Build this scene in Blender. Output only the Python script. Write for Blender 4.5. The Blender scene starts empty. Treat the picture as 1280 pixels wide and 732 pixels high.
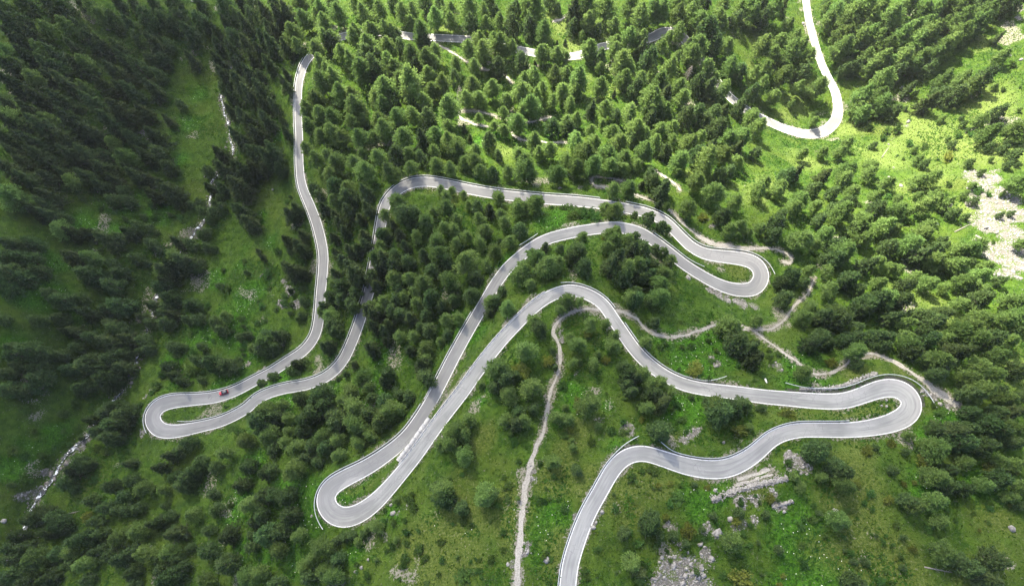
import bpy, math, random
import numpy as np
rng = np.random.default_rng(11)
random.seed(11)
SC = bpy.context.scene
COL = SC.collection

# ------------------------------------------------------------------ camera
FPX, PITCH, CAMZ = 800.0, math.radians(15.6), 250.0      # focal length in photo pixels, tilt from straight down, height
cam_d = bpy.data.cameras.new('camera')
cam_d.sensor_width = 36.0
cam_d.lens = 36.0 * FPX / 1280.0
cam_d.clip_start = 1.0
cam_d.clip_end = 6000.0
cam = bpy.data.objects.new('camera', cam_d)
cam.location = (0, 0, CAMZ)
cam.rotation_euler = (PITCH, 0, 0)
COL.objects.link(cam)
SC.camera = cam

# ------------------------------------------------------------------ sky, sun, exposure
SUN_EL, SUN_AZ = math.radians(43), math.atan2(-0.45, 0.9)     # azimuth measured from +Y towards +X
TO_SUN = np.array([math.sin(SUN_AZ) * math.cos(SUN_EL), math.cos(SUN_AZ) * math.cos(SUN_EL), math.sin(SUN_EL)])
w = bpy.data.worlds.new('World')
SC.world = w
w.use_nodes = True
wn = w.node_tree
sky = wn.nodes.new('ShaderNodeTexSky')
sky.sky_type = 'NISHITA'
sky.sun_disc = False
sky.sun_elevation = SUN_EL
sky.sun_rotation = SUN_AZ
sky.altitude = 1700
sky.air_density = 0.45
sky.dust_density = 5.0
sky.ozone_density = 0.3
wn.links.new(sky.outputs[0], wn.nodes['Background'].inputs[0])
wn.nodes['Background'].inputs[1].default_value = 0.145
sun_d = bpy.data.lights.new('sun', 'SUN')
sun_d.energy = 4.4
sun_d.angle = math.radians(0.6)
sun_d.color = (1.0, 0.91, 0.74)
sun = bpy.data.objects.new('sun', sun_d)
sun.rotation_euler = (math.pi / 2 - SUN_EL, 0, math.pi - SUN_AZ)
COL.objects.link(sun)
SC.view_settings.view_transform = 'Standard'
SC.view_settings.look = 'None'
SC.view_settings.gamma = 1.0
SC.view_settings.use_curve_mapping = False
SC.view_settings.exposure = 2.5
SC.cycles.max_bounces = 5
SC.cycles.diffuse_bounces = 3
SC.cycles.transparent_max_bounces = 8
SC.cycles.use_denoising = True
SC.cycles.denoiser = 'OPENIMAGEDENOISE'
SC.cycles.denoising_input_passes = 'RGB_ALBEDO_NORMAL'
SC.cycles.denoising_prefilter = 'NONE'

# ------------------------------------------------------------------ helpers
def ray(px, py):
    u = (np.asarray(px, float) - 640) / FPX
    v = (366 - np.asarray(py, float)) / FPX
    return u, v * math.cos(PITCH) + math.sin(PITCH), v * math.sin(PITCH) - math.cos(PITCH)

def at_z(px, py, z):
    dx, dy, dz = ray(px, py)
    t = (np.asarray(z, float) - CAMZ) / dz
    return dx * t, dy * t

def to_px(x, y, z):
    zz = z - CAMZ
    yc = y * math.cos(PITCH) + zz * math.sin(PITCH)
    zc = -y * math.sin(PITCH) + zz * math.cos(PITCH)
    return 640 + FPX * x / -zc, 366 - FPX * yc / -zc, -zc

def link(o, parent=None):
    COL.objects.link(o)
    if parent is not None:
        o.parent = parent
    return o

def tag(o, label=None, cat=None, group=None, kind=None):
    if label: o['label'] = label
    if cat: o['category'] = cat
    if group: o['group'] = group
    if kind: o['kind'] = kind
    return o

def mesh_np(name, verts, faces, mats, smooth=False, attrs=None, midx=None):
    """verts (n,3); faces (m,k) array or list of such arrays"""
    me = bpy.data.meshes.new(name)
    verts = np.asarray(verts, np.float32)
    fl = faces if isinstance(faces, list) else [faces]
    fl = [np.asarray(f, np.int32) for f in fl if len(f)]
    me.vertices.add(len(verts))
    me.vertices.foreach_set('co', verts.ravel())
    loops = np.concatenate([f.ravel() for f in fl])
    tot = np.concatenate([np.full(len(f), f.shape[1], np.int32) for f in fl])
    start = np.concatenate([[0], np.cumsum(tot)[:-1]]).astype(np.int32)
    me.loops.add(len(loops))
    me.loops.foreach_set('vertex_index', loops)
    me.polygons.add(len(tot))
    me.polygons.foreach_set('loop_start', start)
    me.polygons.foreach_set('loop_total', tot)
    if smooth:
        me.polygons.foreach_set('use_smooth', np.ones(len(tot), bool))
    for m in (mats if isinstance(mats, (list, tuple)) else [mats]):
        me.materials.append(m)
    if midx is not None:
        me.polygons.foreach_set('material_index', np.asarray(midx, np.int32))
    for k, a in (attrs or {}).items():
        at = me.attributes.new(k, 'FLOAT', 'POINT')
        at.data.foreach_set('value', np.asarray(a, np.float32))
    me.update(calc_edges=True)
    return me

def obj(name, me, parent=None):
    return link(bpy.data.objects.new(name, me), parent)

def empty(name, loc=(0, 0, 0), rz=0.0, scale=None):
    o = bpy.data.objects.new(name, None)
    o.empty_display_size = 0.2
    o.location = loc
    o.rotation_euler = (0, 0, rz)
    if scale is not None: o.scale = scale
    return link(o)

class MB:
    """collects boxes, tubes and prisms into one mesh"""
    def __init__(s): s.v = []; s.f = {}; s.n = 0
    def add(s, v, faces):
        for f in faces: s.f.setdefault(len(f), []).append([i + s.n for i in f])
        s.v += [tuple(p) for p in v]; s.n += len(v)
    def box(s, a, b):
        x0, y0, z0 = a; x1, y1, z1 = b
        s.add([(x0,y0,z0),(x1,y0,z0),(x1,y1,z0),(x0,y1,z0),(x0,y0,z1),(x1,y0,z1),(x1,y1,z1),(x0,y1,z1)],
              [(0,3,2,1),(4,5,6,7),(0,1,5,4),(1,2,6,5),(2,3,7,6),(3,0,4,7)])
    def tube(s, pts, rad, n=8, cap=True):
        pts = [np.array(p, float) for p in pts]
        rad = rad if hasattr(rad, '__len__') else [rad] * len(pts)
        v = []
        for i, p in enumerate(pts):
            d = pts[min(i + 1, len(pts) - 1)] - pts[max(i - 1, 0)]
            d /= np.linalg.norm(d) + 1e-9
            a = np.cross(d, (0.31, 0.2, 0.93) if abs(d[2]) < .9 else (1, 0.1, 0)); a /= np.linalg.norm(a)
            b = np.cross(d, a)
            for k in range(n):
                t = 2 * math.pi * k / n
                v.append(p + rad[i] * (a * math.cos(t) + b * math.sin(t)))
        f = []
        for i in range(len(pts) - 1):
            for k in range(n):
                f.append((i*n+k, i*n+(k+1) % n, (i+1)*n+(k+1) % n, (i+1)*n+k))
        if cap:
            f.append(tuple(range(n-1, -1, -1))); f.append(tuple(range((len(pts)-1)*n, len(pts)*n)))
        s.add(v, f)
    def loft(s, rings, cap=True):
        n = len(rings[0]); v = [p for r in rings for p in r]; f = []
        for i in range(len(rings) - 1):
            for k in range(n):
                f.append((i*n+k, i*n+(k+1) % n, (i+1)*n+(k+1) % n, (i+1)*n+k))
        if cap:
            f.append(tuple(range(n-1, -1, -1))); f.append(tuple(range((len(rings)-1)*n, len(rings)*n)))
        s.add(v, f)
    def mesh(s, name, mat, smooth=False):
        return mesh_np(name, s.v, [np.array(f) for f in s.f.values()], mat, smooth)

# value noise, fractal
def vnoise(x, y, seed, sc):
    r = np.random.default_rng(seed); N = 256
    g = r.random((N, N))
    xs, ys = x / sc, y / sc
    xi, yi = np.floor(xs).astype(int), np.floor(ys).astype(int)
    fx, fy = xs - xi, ys - yi
    fx, fy = fx*fx*(3-2*fx), fy*fy*(3-2*fy)
    a, b = g[xi % N, yi % N], g[(xi+1) % N, yi % N]
    c, d = g[xi % N, (yi+1) % N], g[(xi+1) % N, (yi+1) % N]
    return (a*(1-fx)+b*fx)*(1-fy) + (c*(1-fx)+d*fx)*fy
def fbm(x, y, seed, sc, oct=3):
    t = 0; amp = 1; tot = 0
    for k in range(oct):
        t = t + amp * vnoise(x + 37.1*k, y - 11.7*k, seed + k, sc / 2**k); tot += amp; amp *= .5
    return t / tot
def sstep(a, b, x):
    t = np.clip((x - a) / (b - a), 0, 1)
    return t*t*(3-2*t)

# ------------------------------------------------------------------ materials
def nodes(name):
    m = bpy.data.materials.new(name); m.use_nodes = True
    nt = m.node_tree
    return m, nt, nt.nodes['Principled BSDF']
def N(nt, t, **kw):
    n = nt.nodes.new(t)
    for k, v in kw.items(): setattr(n, k, v)
    return n
def mixc(nt, fac, a, b):
    n = N(nt, 'ShaderNodeMix', data_type='RGBA')
    for i, v in ((0, fac), (6, a), (7, b)):
        if isinstance(v, bpy.types.NodeSocket): nt.links.new(v, n.inputs[i])
        elif i == 0: n.inputs[0].default_value = v
        else: n.inputs[i].default_value = (*v, 1)
    return n.outputs[2]
def ramp(nt, src, a, b):
    n = N(nt, 'ShaderNodeMapRange'); n.interpolation_type = 'SMOOTHSTEP'
    nt.links.new(src, n.inputs[0]); n.inputs[1].default_value = a; n.inputs[2].default_value = b
    return n.outputs[0]
def noise(nt, sc, det=3, rough=.55, vec=None):
    n = N(nt, 'ShaderNodeTexNoise'); n.inputs['Scale'].default_value = sc
    n.inputs['Detail'].default_value = det; n.inputs['Roughness'].default_value = rough
    if vec is not None: nt.links.new(vec, n.inputs['Vector'])
    return n.outputs[0]
def objco(nt): return N(nt, 'ShaderNodeTexCoord').outputs['Object']
def mul(nt, a, b):
    n = N(nt, 'ShaderNodeMath', operation='MULTIPLY')
    for i, v in enumerate((a, b)):
        if isinstance(v, bpy.types.NodeSocket): nt.links.new(v, n.inputs[i])
        else: n.inputs[i].default_value = v
    return n.outputs[0]
def bump(nt, p, h, strength, dist):
    n = N(nt, 'ShaderNodeBump'); n.inputs['Strength'].default_value = strength; n.inputs['Distance'].default_value = dist
    nt.links.new(h, n.inputs['Height']); nt.links.new(n.outputs[0], p.inputs['Normal'])
def plain(name, c, rough=.8, metal=0., var=.25, sc=3.0):
    m, nt, p = nodes(name)
    f = noise(nt, sc, 4, .6, objco(nt))
    col = mixc(nt, ramp(nt, f, .3, .7), tuple(x*(1-var) for x in c), tuple(min(1, x*(1+var)) for x in c))
    nt.links.new(col, p.inputs['Base Color']); p.inputs['Roughness'].default_value = rough; p.inputs['Metallic'].default_value = metal
    return m

def foliage(name, c1, c2, trans=.3, hue=.03):
    m = bpy.data.materials.new(name); m.use_nodes = True
    nt = m.node_tree; nt.nodes.clear()
    out = N(nt, 'ShaderNodeOutputMaterial')
    a = N(nt, 'ShaderNodeAttribute', attribute_name='tone')
    oi = N(nt, 'ShaderNodeObjectInfo')
    c1, c2 = [tuple(x*.82 for x in c) for c in (c1, c2)]
    col = mixc(nt, a.outputs['Fac'], c1, c2)
    hs = N(nt, 'ShaderNodeHueSaturation')
    mr = N(nt, 'ShaderNodeMapRange'); nt.links.new(oi.outputs['Random'], mr.inputs[0]); mr.inputs[3].default_value = .5 - hue; mr.inputs[4].default_value = .5 + hue
    wn_ = N(nt, 'ShaderNodeTexWhiteNoise', noise_dimensions='1D'); nt.links.new(oi.outputs['Random'], wn_.inputs['W'])
    mv = N(nt, 'ShaderNodeMapRange'); nt.links.new(wn_.outputs['Value'], mv.inputs[0]); mv.inputs[3].default_value = .72; mv.inputs[4].default_value = 1.3
    nt.links.new(mr.outputs[0], hs.inputs['Hue']); nt.links.new(mv.outputs[0], hs.inputs['Value']); nt.links.new(col, hs.inputs['Color'])
    d = N(nt, 'ShaderNodeBsdfDiffuse'); t = N(nt, 'ShaderNodeBsdfTranslucent'); mx = N(nt, 'ShaderNodeMixShader')
    nt.links.new(hs.outputs[0], d.inputs[0]); nt.links.new(hs.outputs[0], t.inputs[0])
    mx.inputs[0].default_value = trans
    nt.links.new(d.outputs[0], mx.inputs[1]); nt.links.new(t.outputs[0], mx.inputs[2]); nt.links.new(mx.outputs[0], out.inputs[0])
    return m

M = {}
M['larch'] = foliage('larch_needles', (.080, .145, .036), (.205, .310, .085), .48, .012)
M['pine'] = foliage('pine_needles', (.040, .078, .027), (.098, .155, .050), .34, .014)
M['spruce'] = foliage('spruce_needles', (.036, .066, .025), (.098, .138, .047), .36, .014)
M['ybush'] = foliage('mountain_pine_needles', (.085, .118, .02), (.175, .20, .042), .25, .008)
M['shrub'] = foliage('alder_leaves', (.040, .088, .020), (.088, .160, .036), .32, .02)
M['grass'] = foliage('grass_blades', (.038, .092, .012), (.125, .19, .030), .35, .0)
M['herb'] = foliage('broad_herb_leaves', (.04, .12, .018), (.11, .22, .035), .35, .0)
M['flower'] = plain('white_umbels', (.7, .7, .62), .9, 0, .1)
M['bark'] = plain('bark', (.085, .065, .05), .95, 0, .4, 6)
M['dead'] = plain('bleached_wood', (.20, .185, .165), .95, 0, .3, 4)
M['rock'] = plain('limestone', (.20, .193, .18), .95, 0, .4, 1.2)
M['rock_dark'] = plain('wet_stone', (.12, .11, .10), .7, 0, .5, 1.5)
M['concrete'] = plain('concrete', (.34, .335, .32), .9, 0, .2, 1.5)
M['steel'] = plain('galvanised_steel', (.42, .45, .45), .55, .3, .2, 2.0)
M['post'] = plain('post_steel', (.22, .23, .23), .7, .2, .2, 2.0)
M['board'] = plain('white_board', (.8, .8, .78), .6, 0, .06, 2.0)
M['wood'] = plain('weathered_wood', (.23, .19, .15), .9, 0, .3, 3.0)

def mat_ground():
    m, nt, p = nodes('ground'); co = objco(nt)
    A = {k: N(nt, 'ShaderNodeAttribute', attribute_name=k).outputs['Fac'] for k in ('scree', 'lush', 'dry', 'dirt', 'pale')}
    n1, n2, n3, n4 = noise(nt, .05, 4, .6, co), noise(nt, .3, 4, .65, co), noise(nt, 1.3, 4, .7, co), noise(nt, 5.0, 3, .7, co)
    g = mixc(nt, ramp(nt, n2, .32, .68), (.024, .058, .009), (.066, .118, .019))
    g = mixc(nt, mul(nt, ramp(nt, n1, .45, .68), .5), g, (.080, .112, .022))
    lush = mixc(nt, ramp(nt, n3, .3, .7), (.022, .080, .009), (.075, .175, .020))
    g = mixc(nt, A['lush'], g, lush)
    dry = mixc(nt, ramp(nt, n3, .3, .7), (.042, .074, .014), (.118, .148, .036))
    dryf = N(nt, 'ShaderNodeMath', operation='ADD'); dryf.use_clamp = True
    nt.links.new(A['dry'], dryf.inputs[0]); nt.links.new(mul(nt, ramp(nt, n2, .62, .75), .25), dryf.inputs[1])
    g = mixc(nt, dryf.outputs[0], g, dry)
    g = mixc(nt, mul(nt, A['pale'], .85), g, mixc(nt, ramp(nt, n3, .3, .7), (.085, .135, .03), (.165, .205, .062)))
    g = mixc(nt, mul(nt, ramp(nt, n4, .35, .2), .7), g, (.016, .03, .008))
    g = mixc(nt, mul(nt, ramp(nt, n3, .60, .72), .35), g, (.125, .175, .034))
    gs = N(nt, 'ShaderNodeHueSaturation'); gs.inputs['Value'].default_value = .82; gs.inputs['Saturation'].default_value = 1.06
    nt.links.new(g, gs.inputs['Color']); g = gs.outputs[0]
    dirt = mixc(nt, ramp(nt, n3, .3, .7), (.10, .095, .062), (.22, .208, .175))
    sc = mixc(nt, ramp(nt, n4, .3, .68), (.06, .056, .046), (.19, .182, .165))
    sc = mixc(nt, mul(nt, ramp(nt, n2, .47, .6), .85), sc, (.07, .10, .026))
    def edge(a):      # mask sharpened by noise so that the rim is ragged
        ad = N(nt, 'ShaderNodeMath', operation='ADD'); nt.links.new(a, ad.inputs[0])
        sb = N(nt, 'ShaderNodeMath', operation='SUBTRACT'); nt.links.new(n3, sb.inputs[0]); sb.inputs[1].default_value = .5
        nt.links.new(mul(nt, sb.outputs[0], 3.2), ad.inputs[1])
        return ramp(nt, ad.outputs[0], .38, .62)
    g = mixc(nt, edge(A['dirt']), g, dirt)
    g = mixc(nt, edge(A['scree']), g, sc)
    nt.links.new(g, p.inputs['Base Color']); p.inputs['Roughness'].default_value = 1.0
    p.inputs['Specular IOR Level'].default_value = .1
    ad = N(nt, 'ShaderNodeMath', operation='ADD'); nt.links.new(n3, ad.inputs[0]); nt.links.new(mul(nt, n4, .4), ad.inputs[1])
    bump(nt, p, ad.outputs[0], .9, .7)
    return m
def mat_asphalt():
    m, nt, p = nodes('asphalt'); co = objco(nt)
    a = N(nt, 'ShaderNodeAttribute', attribute_name='across').outputs['Fac']
    s = N(nt, 'ShaderNodeAttribute', attribute_name='along').outputs['Fac']
    cv = N(nt, 'ShaderNodeCombineXYZ'); nt.links.new(mul(nt, a, 1.0), cv.inputs[0]); nt.links.new(mul(nt, s, .05), cv.inputs[1])
    streak = noise(nt, 1.4, 4, .6, cv.outputs[0])
    c = mixc(nt, ramp(nt, noise(nt, .06, 3, .6, co), .35, .65), (.176, .181, .174), (.245, .25, .24))
    c = mixc(nt, mul(nt, ramp(nt, streak, .5, .7), .45), c, (.325, .33, .315))
    c = mixc(nt, mul(nt, ramp(nt, streak, .5, .34), .75), c, (.155, .155, .16))
    c = mixc(nt, mul(nt, ramp(nt, noise(nt, 3.0, 4, .7, co), .56, .75), .3), c, (.11, .11, .115))
    pv = N(nt, 'ShaderNodeTexVoronoi'); pv.inputs['Scale'].default_value = 1.0
    cp = N(nt, 'ShaderNodeCombineXYZ'); nt.links.new(mul(nt, a, .28), cp.inputs[0]); nt.links.new(mul(nt, s, .045), cp.inputs[1]); nt.links.new(cp.outputs[0], pv.inputs['Vector'])
    sp = N(nt, 'ShaderNodeSeparateColor'); nt.links.new(pv.outputs['Color'], sp.inputs[0])
    c = mixc(nt, mul(nt, ramp(nt, sp.outputs[0], .7, .72), .32), c, (.16, .16, .165))
    c = mixc(nt, mul(nt, ramp(nt, sp.outputs[1], .78, .8), .3), c, (.33, .325, .315))
    # tar seams across the carriageway
    sv = N(nt, 'ShaderNodeCombineXYZ'); nt.links.new(mul(nt, s, .03), sv.inputs[0])
    vo = N(nt, 'ShaderNodeTexVoronoi', feature='DISTANCE_TO_EDGE'); vo.inputs['Scale'].default_value = .45; nt.links.new(co, vo.inputs['Vector'])
    crack = mul(nt, ramp(nt, vo.outputs['Distance'], .03, .012), ramp(nt, noise(nt, .12, 2, .5, co), .55, .62))
    c = mixc(nt, mul(nt, crack, .45), c, (.075, .075, .08))
    # older, darker tarmac below the second hairpin; from the valley arm on, darkened further to offset sunlit glare
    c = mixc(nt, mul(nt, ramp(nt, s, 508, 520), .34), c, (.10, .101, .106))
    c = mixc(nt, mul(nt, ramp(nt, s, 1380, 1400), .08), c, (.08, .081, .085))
    nt.links.new(c, p.inputs['Base Color']); p.inputs['Roughness'].default_value = .85
    bump(nt, p, noise(nt, 6, 3, .6, co), .25, .05)
    return m
def mat_paint():
    m, nt, p = nodes('road_paint'); co = objco(nt)
    c = mixc(nt, ramp(nt, noise(nt, 1.8, 5, .75, co), .36, .52), (.36, .36, .355), (.70, .70, .68))
    nt.links.new(c, p.inputs['Base Color']); p.inputs['Roughness'].default_value = .7
    return m
def mat_gravel(name, a, b, sc=2.2):
    m, nt, p = nodes(name); co = objco(nt)
    c = mixc(nt, ramp(nt, noise(nt, sc, 5, .7, co), .3, .7), a, b)
    c = mixc(nt, mul(nt, ramp(nt, noise(nt, .35, 4, .6, co), .58, .7), .6), c, (.13, .135, .06))
    nt.links.new(c, p.inputs['Base Color']); p.inputs['Roughness'].default_value = 1
    bump(nt, p, noise(nt, 7, 3, .6, co), .5, .1)
    return m
def mat_water():
    m, nt, p = nodes('stream_water'); co = objco(nt)
    f = ramp(nt, noise(nt, .55, 6, .75, co), .5, .6)
    c = mixc(nt, f, (.03, .04, .04), (.78, .82, .84))
    nt.links.new(c, p.inputs['Base Color'])
    r = N(nt, 'ShaderNodeMapRange'); nt.links.new(f, r.inputs[0]); r.inputs[3].default_value = .08; r.inputs[4].default_value = .7
    nt.links.new(r.outputs[0], p.inputs['Roughness'])
    bump(nt, p, noise(nt, 3, 4, .7, co), .8, .3)
    return m
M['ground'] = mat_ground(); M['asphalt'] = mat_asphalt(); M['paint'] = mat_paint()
M['path'] = mat_gravel('path_gravel', (.17, .16, .138), (.34, .325, .29))
M['shadow_strip'] = mat_gravel('shadow_strip_dark', (.02, .022, .018), (.06, .065, .045))
M['water'] = mat_water()

# ------------------------------------------------------------------ road line: photo pixel x, y, width in metres
ST = """709.7,732,5.5 714.5,699,5.5 731.7,649,5.4 751.7,611.5,5.3 768,584,5.5 784,570,5.5 804,566,5.5 829,573,5.6 858,582,6.2 889,586.5,6.6 915,583,6.5 941,569,6 960,552,5.6 975,543,5.4 997.5,537.5,5.3 1022.5,537,5.3 1060,537,5.5 1090,534,6 1118,527,7 1136,516,7.8 1140.5,503,8 1132.5,490.5,7.8 1118,484.5,7.2 1100,486,6.8 1080,493,6.2 1055,500.5,6.0 1022.5,501,6 985,498,5.6 960,496,5.5 940,493.5,5.4 915,490,5.2 877.5,485.5,5 853,479.5,5 833,470.5,5 815.5,458.5,5 800,444.5,5 787.5,429,5 777,413.5,5 765,396,5 755,381,5 742.5,371.5,5 728,365,5 710,362.5,5 687,370,5 667.5,383.5,5 649.5,401,5 640,411,5 626,426,5.1 609,447,5.3 594,467,5.3 577,491,5.4 559,514,5.4 544.5,533.5,5.4 535,547,5.4 520,568,5.5 502,590.5,5.6 484,611.5,6 466,629.5,6.8 447,642,7.4 429,646.5,7.8 413,639,7.8 406.5,623,7.6 414,608,7.2 432.5,596.5,6.8 457.5,584,6.4 480,569.5,6 500.5,553.5,5.6 516,536.5,5.3 535.5,507,5.2 550.5,479,5.2 567,446.5,5.2 586,412,5.1 604,381,5.1 620,354,5.1 634.5,334.5,5.1 646,324,5.1 660,312.5,5.2 682,299.5,5.2 711,291.5,5.3 740,286.5,5.3 770,284,5.5 796,289,5.5 813,298,5.3 836,315,5.2 855,330,5.2 875,343,5.3 897.5,355,5.6 921,362,6.3 943,360,7 952,345,7.4 945.5,330.5,7.4 931,324,7 904,320.5,6.4 881,317,5.8 863,307.5,5.4 847,292,5.2 831,276.5,5.2 811,267,5.2 789,261.5,5.2 745,254.5,5.2 710,251,5.2 680,249,5.2 640,245,5.2 612.5,241.5,5.2 585,236.5,5.2 560,231,5.2 532.5,227,5.4 512.5,229.5,5.6 495,239,5.5 482,255.5,5.2 477,277,5 473,303,5 467,335,5 461,365,5 448,406,5 438,432,5 427,453,5 409,470,5 385,480,5 357.5,485,5 339,490,5 320,499,5.2 309,510,5.0 280,525,5.1 250,533,5.3 215,539,6.5 197,535,7.4 190,521.5,7.6 197.5,508,7.4 214.5,501.5,7 245,499,5.7 270,496,5.6 295,488,5.3 316,477,5.2 337.5,466,5 357.5,453,5 379.5,438.5,5 392.5,422,5 397.5,406,5 400,385,5 401,367,5 403.5,340,5 404,315.5,5.2 397,283,5.2 388,258,5 378,233,4.7 374.5,208,4.3 374,170,4.1 373,150,4.1 373,112.5,4.1 376.5,92.5,4.3 384,75,4.6 402,58,5 431,45,5 480,40.5,5 509,45,5 540,47,5 569,48.5,5 600,51,5 652,63,5 690,70,5 720,70,5 747,60,5.2 780,53,5.4 812,48,6 826,41,6.5 836,39.5,6.5 851,44,6.5 868,66,5.5 899,105,5.2 911,120,5.2 934,138,5.2 957,150,5.2 980,160.5,5.4 1007,167.5,6 1030,164,6.6 1044,151,6.6 1047.5,135,6 1044,115,5.5 1037,101,5.2 1026,77,4.8 1019,55,4.7 1011.5,27,4.6 1007,0,4.6 1002,-25,5 996,-55,5"""
st = np.array([[float(v) for v in t.split(',')] for t in ST.split()])
st = np.vstack([[703, 790, 5.5], st])
rz_ = np.linspace(6, -140, len(st))
for it in range(40):
    rx_, ry_ = at_z(st[:, 0], st[:, 1], rz_)
    rs_ = np.r_[0, np.cumsum(np.hypot(np.diff(rx_), np.diff(ry_)))]
    rz_ = .5 * rz_ + .5 * (6.8 - .075 * rs_)

def catmull(P, step=1.0):
    P = np.asarray(P, float); out = []
    Q = np.vstack([2*P[0]-P[1], P, 2*P[-1]-P[-2]])
    for i in range(1, len(Q) - 2):
        p0, p1, p2, p3 = Q[i-1], Q[i], Q[i+1], Q[i+2]
        n = max(2, int(np.linalg.norm((p2-p1)[:2]) / step))
        for k in range(n):
            t = k / n
            out.append(.5*((2*p1) + (-p0+p2)*t + (2*p0-5*p1+4*p2-p3)*t*t + (-p0+3*p1-3*p2+p3)*t**3))
    out.append(Q[-2])
    return np.array(out)
def smooth_line(P, k):
    Q = P.copy()
    for _ in range(k):
        Q[1:-1] = .25*Q[:-2] + .5*Q[1:-1] + .25*Q[2:]
    return Q
RD = smooth_line(catmull(np.c_[rx_, ry_, rz_, st[:, 2]], .8), 12)          # x, y, z, width
def arc(P): return np.r_[0, np.cumsum(np.hypot(np.diff(P[:, 0]), np.diff(P[:, 1])))]
RS = arc(RD)
def frame(P):
    d = np.gradient(P[:, :2], axis=0); d /= np.linalg.norm(d, axis=1)[:, None] + 1e-9
    return d, np.c_[-d[:, 1], d[:, 0]]                                     # tangent, left normal
RPX = np.c_[to_px(RD[:, 0], RD[:, 1], RD[:, 2])][:, :2]

# ------------------------------------------------------------------ stream line
STREAM = """10,700,-76 30,660,-80 45,627,-84 60,605,-87 80,572,-89 97,556,-91 112,540,-92 135,510,-94.5 152,488,-96 163,468,-98 170,448,-100 181,420,-103 187,408,-104 192,385,-106 205,350,-109 225,318,-112 240,297,-114 258,268,-116 264,240,-118 268,226,-119 282,202,-121 291,185,-123 283,150,-126 277,122,-128 285,95,-130 298,60,-133 309,30,-135.5 318,0,-138 328,-40,-141"""
sm = np.array([[float(v) for v in t.split(',')] for t in STREAM.split()])
sx, sy = at_z(sm[:, 0], sm[:, 1], sm[:, 2])
SR = smooth_line(catmull(np.c_[sx, sy, sm[:, 2]], 1.0), 4)

# ------------------------------------------------------------------ terrain: thin plate through road, stream and relief points
REL = """0,620,-74 0,500,-66 80,470,-86 0,400,-62 100,400,-90 0,300,-68 120,300,-97 0,200,-78 120,200,-106 200,200,-116 0,100,-88 120,100,-112 0,0,-98 120,0,-118 220,50,-128 0,732,-72 100,732,-62 130,640,-76 200,650,-66 200,732,-50 260,590,-68 300,650,-50 350,560,-56 380,700,-32 330,600,-50 450,700,-22 550,700,-8 600,560,-14 560,600,-16 640,732,3 650,600,-5 690,480,-13 720,420,-14.5 1280,732,14 1150,650,6 1000,650,4 900,700,7 800,650,5.5 1280,600,6 1280,500,-8 1200,480,-8 1150,420,-22 1280,400,-25 1050,420,-27 960,420,-29 1100,330,-50 1280,300,-42 1010,300,-57 1050,230,-88 1280,200,-62 1150,200,-88 960,210,-92 1280,100,-85 1150,100,-115 1280,0,-105 1130,0,-128 880,200,-84 750,180,-86 620,150,-93 500,170,-86 440,150,-94 330,170,-114 335,90,-117 345,250,-107 340,330,-101 300,410,-97 250,450,-93 640,-60,-148 200,-60,-140 1150,-60,-140"""
rel = np.array([[float(v) for v in t.split(',')] for t in REL.split()])
ex, ey = at_z(rel[:, 0], rel[:, 1], rel[:, 2])
FARP = np.array([(-700,0,60),(-700,500,20),(-600,1000,-40),(0,900,-260),(600,900,-120),(800,400,120),(800,0,180),(600,-400,160),(0,-450,90),(-500,-400,60)], float)
ctrl = np.vstack([RD[::8, :3], SR[::8, :3], np.c_[ex, ey, rel[:, 2]], FARP])
def tps_fit(P, lam=3.0):
    n = len(P); d = np.hypot(P[:, None, 0]-P[None, :, 0], P[:, None, 1]-P[None, :, 1]) / 100
    K = np.where(d > 0, d*d*np.log(d + 1e-12), 0) + np.eye(n) * lam * 1e-4
    Q = np.c_[np.ones(n), P[:, :2] / 100]
    A_ = np.block([[K, Q], [Q.T, np.zeros((3, 3))]])
    return np.linalg.solve(A_, np.r_[P[:, 2], 0, 0, 0])
W = tps_fit(ctrl)
def tps(x, y):
    out = np.empty(len(x))
    for i in range(0, len(x), 20000):
        a, b = x[i:i+20000], y[i:i+20000]
        d2 = ((a[:, None]-ctrl[None, :, 0])**2 + (b[:, None]-ctrl[None, :, 1])**2) * 1e-4
        out[i:i+20000] = (.5 * d2 * np.log(d2 + 1e-12)) @ W[:-3] + W[-3] + W[-2]*a/100 + W[-1]*b/100
    return out
def axis(lo, hi, step, far):
    c = np.arange(lo, hi + .1, step); e = [c[-1]]; s = [c[0]]; k = step
    while e[-1] < far[1]: k *= 1.22; e.append(e[-1] + k)
    k = step
    while s[-1] > far[0]: k *= 1.22; s.append(s[-1] - k)
    return np.r_[s[:0:-1], c, e[1:]]
GX = axis(-400, 400, 1.25, (-1400, 1400)); GY = axis(-70, 385, 1.25, (-900, 1500))
gx, gy = [a.ravel() for a in np.meshgrid(GX, GY, indexing='ij')]
base = tps(gx, gy)
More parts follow.
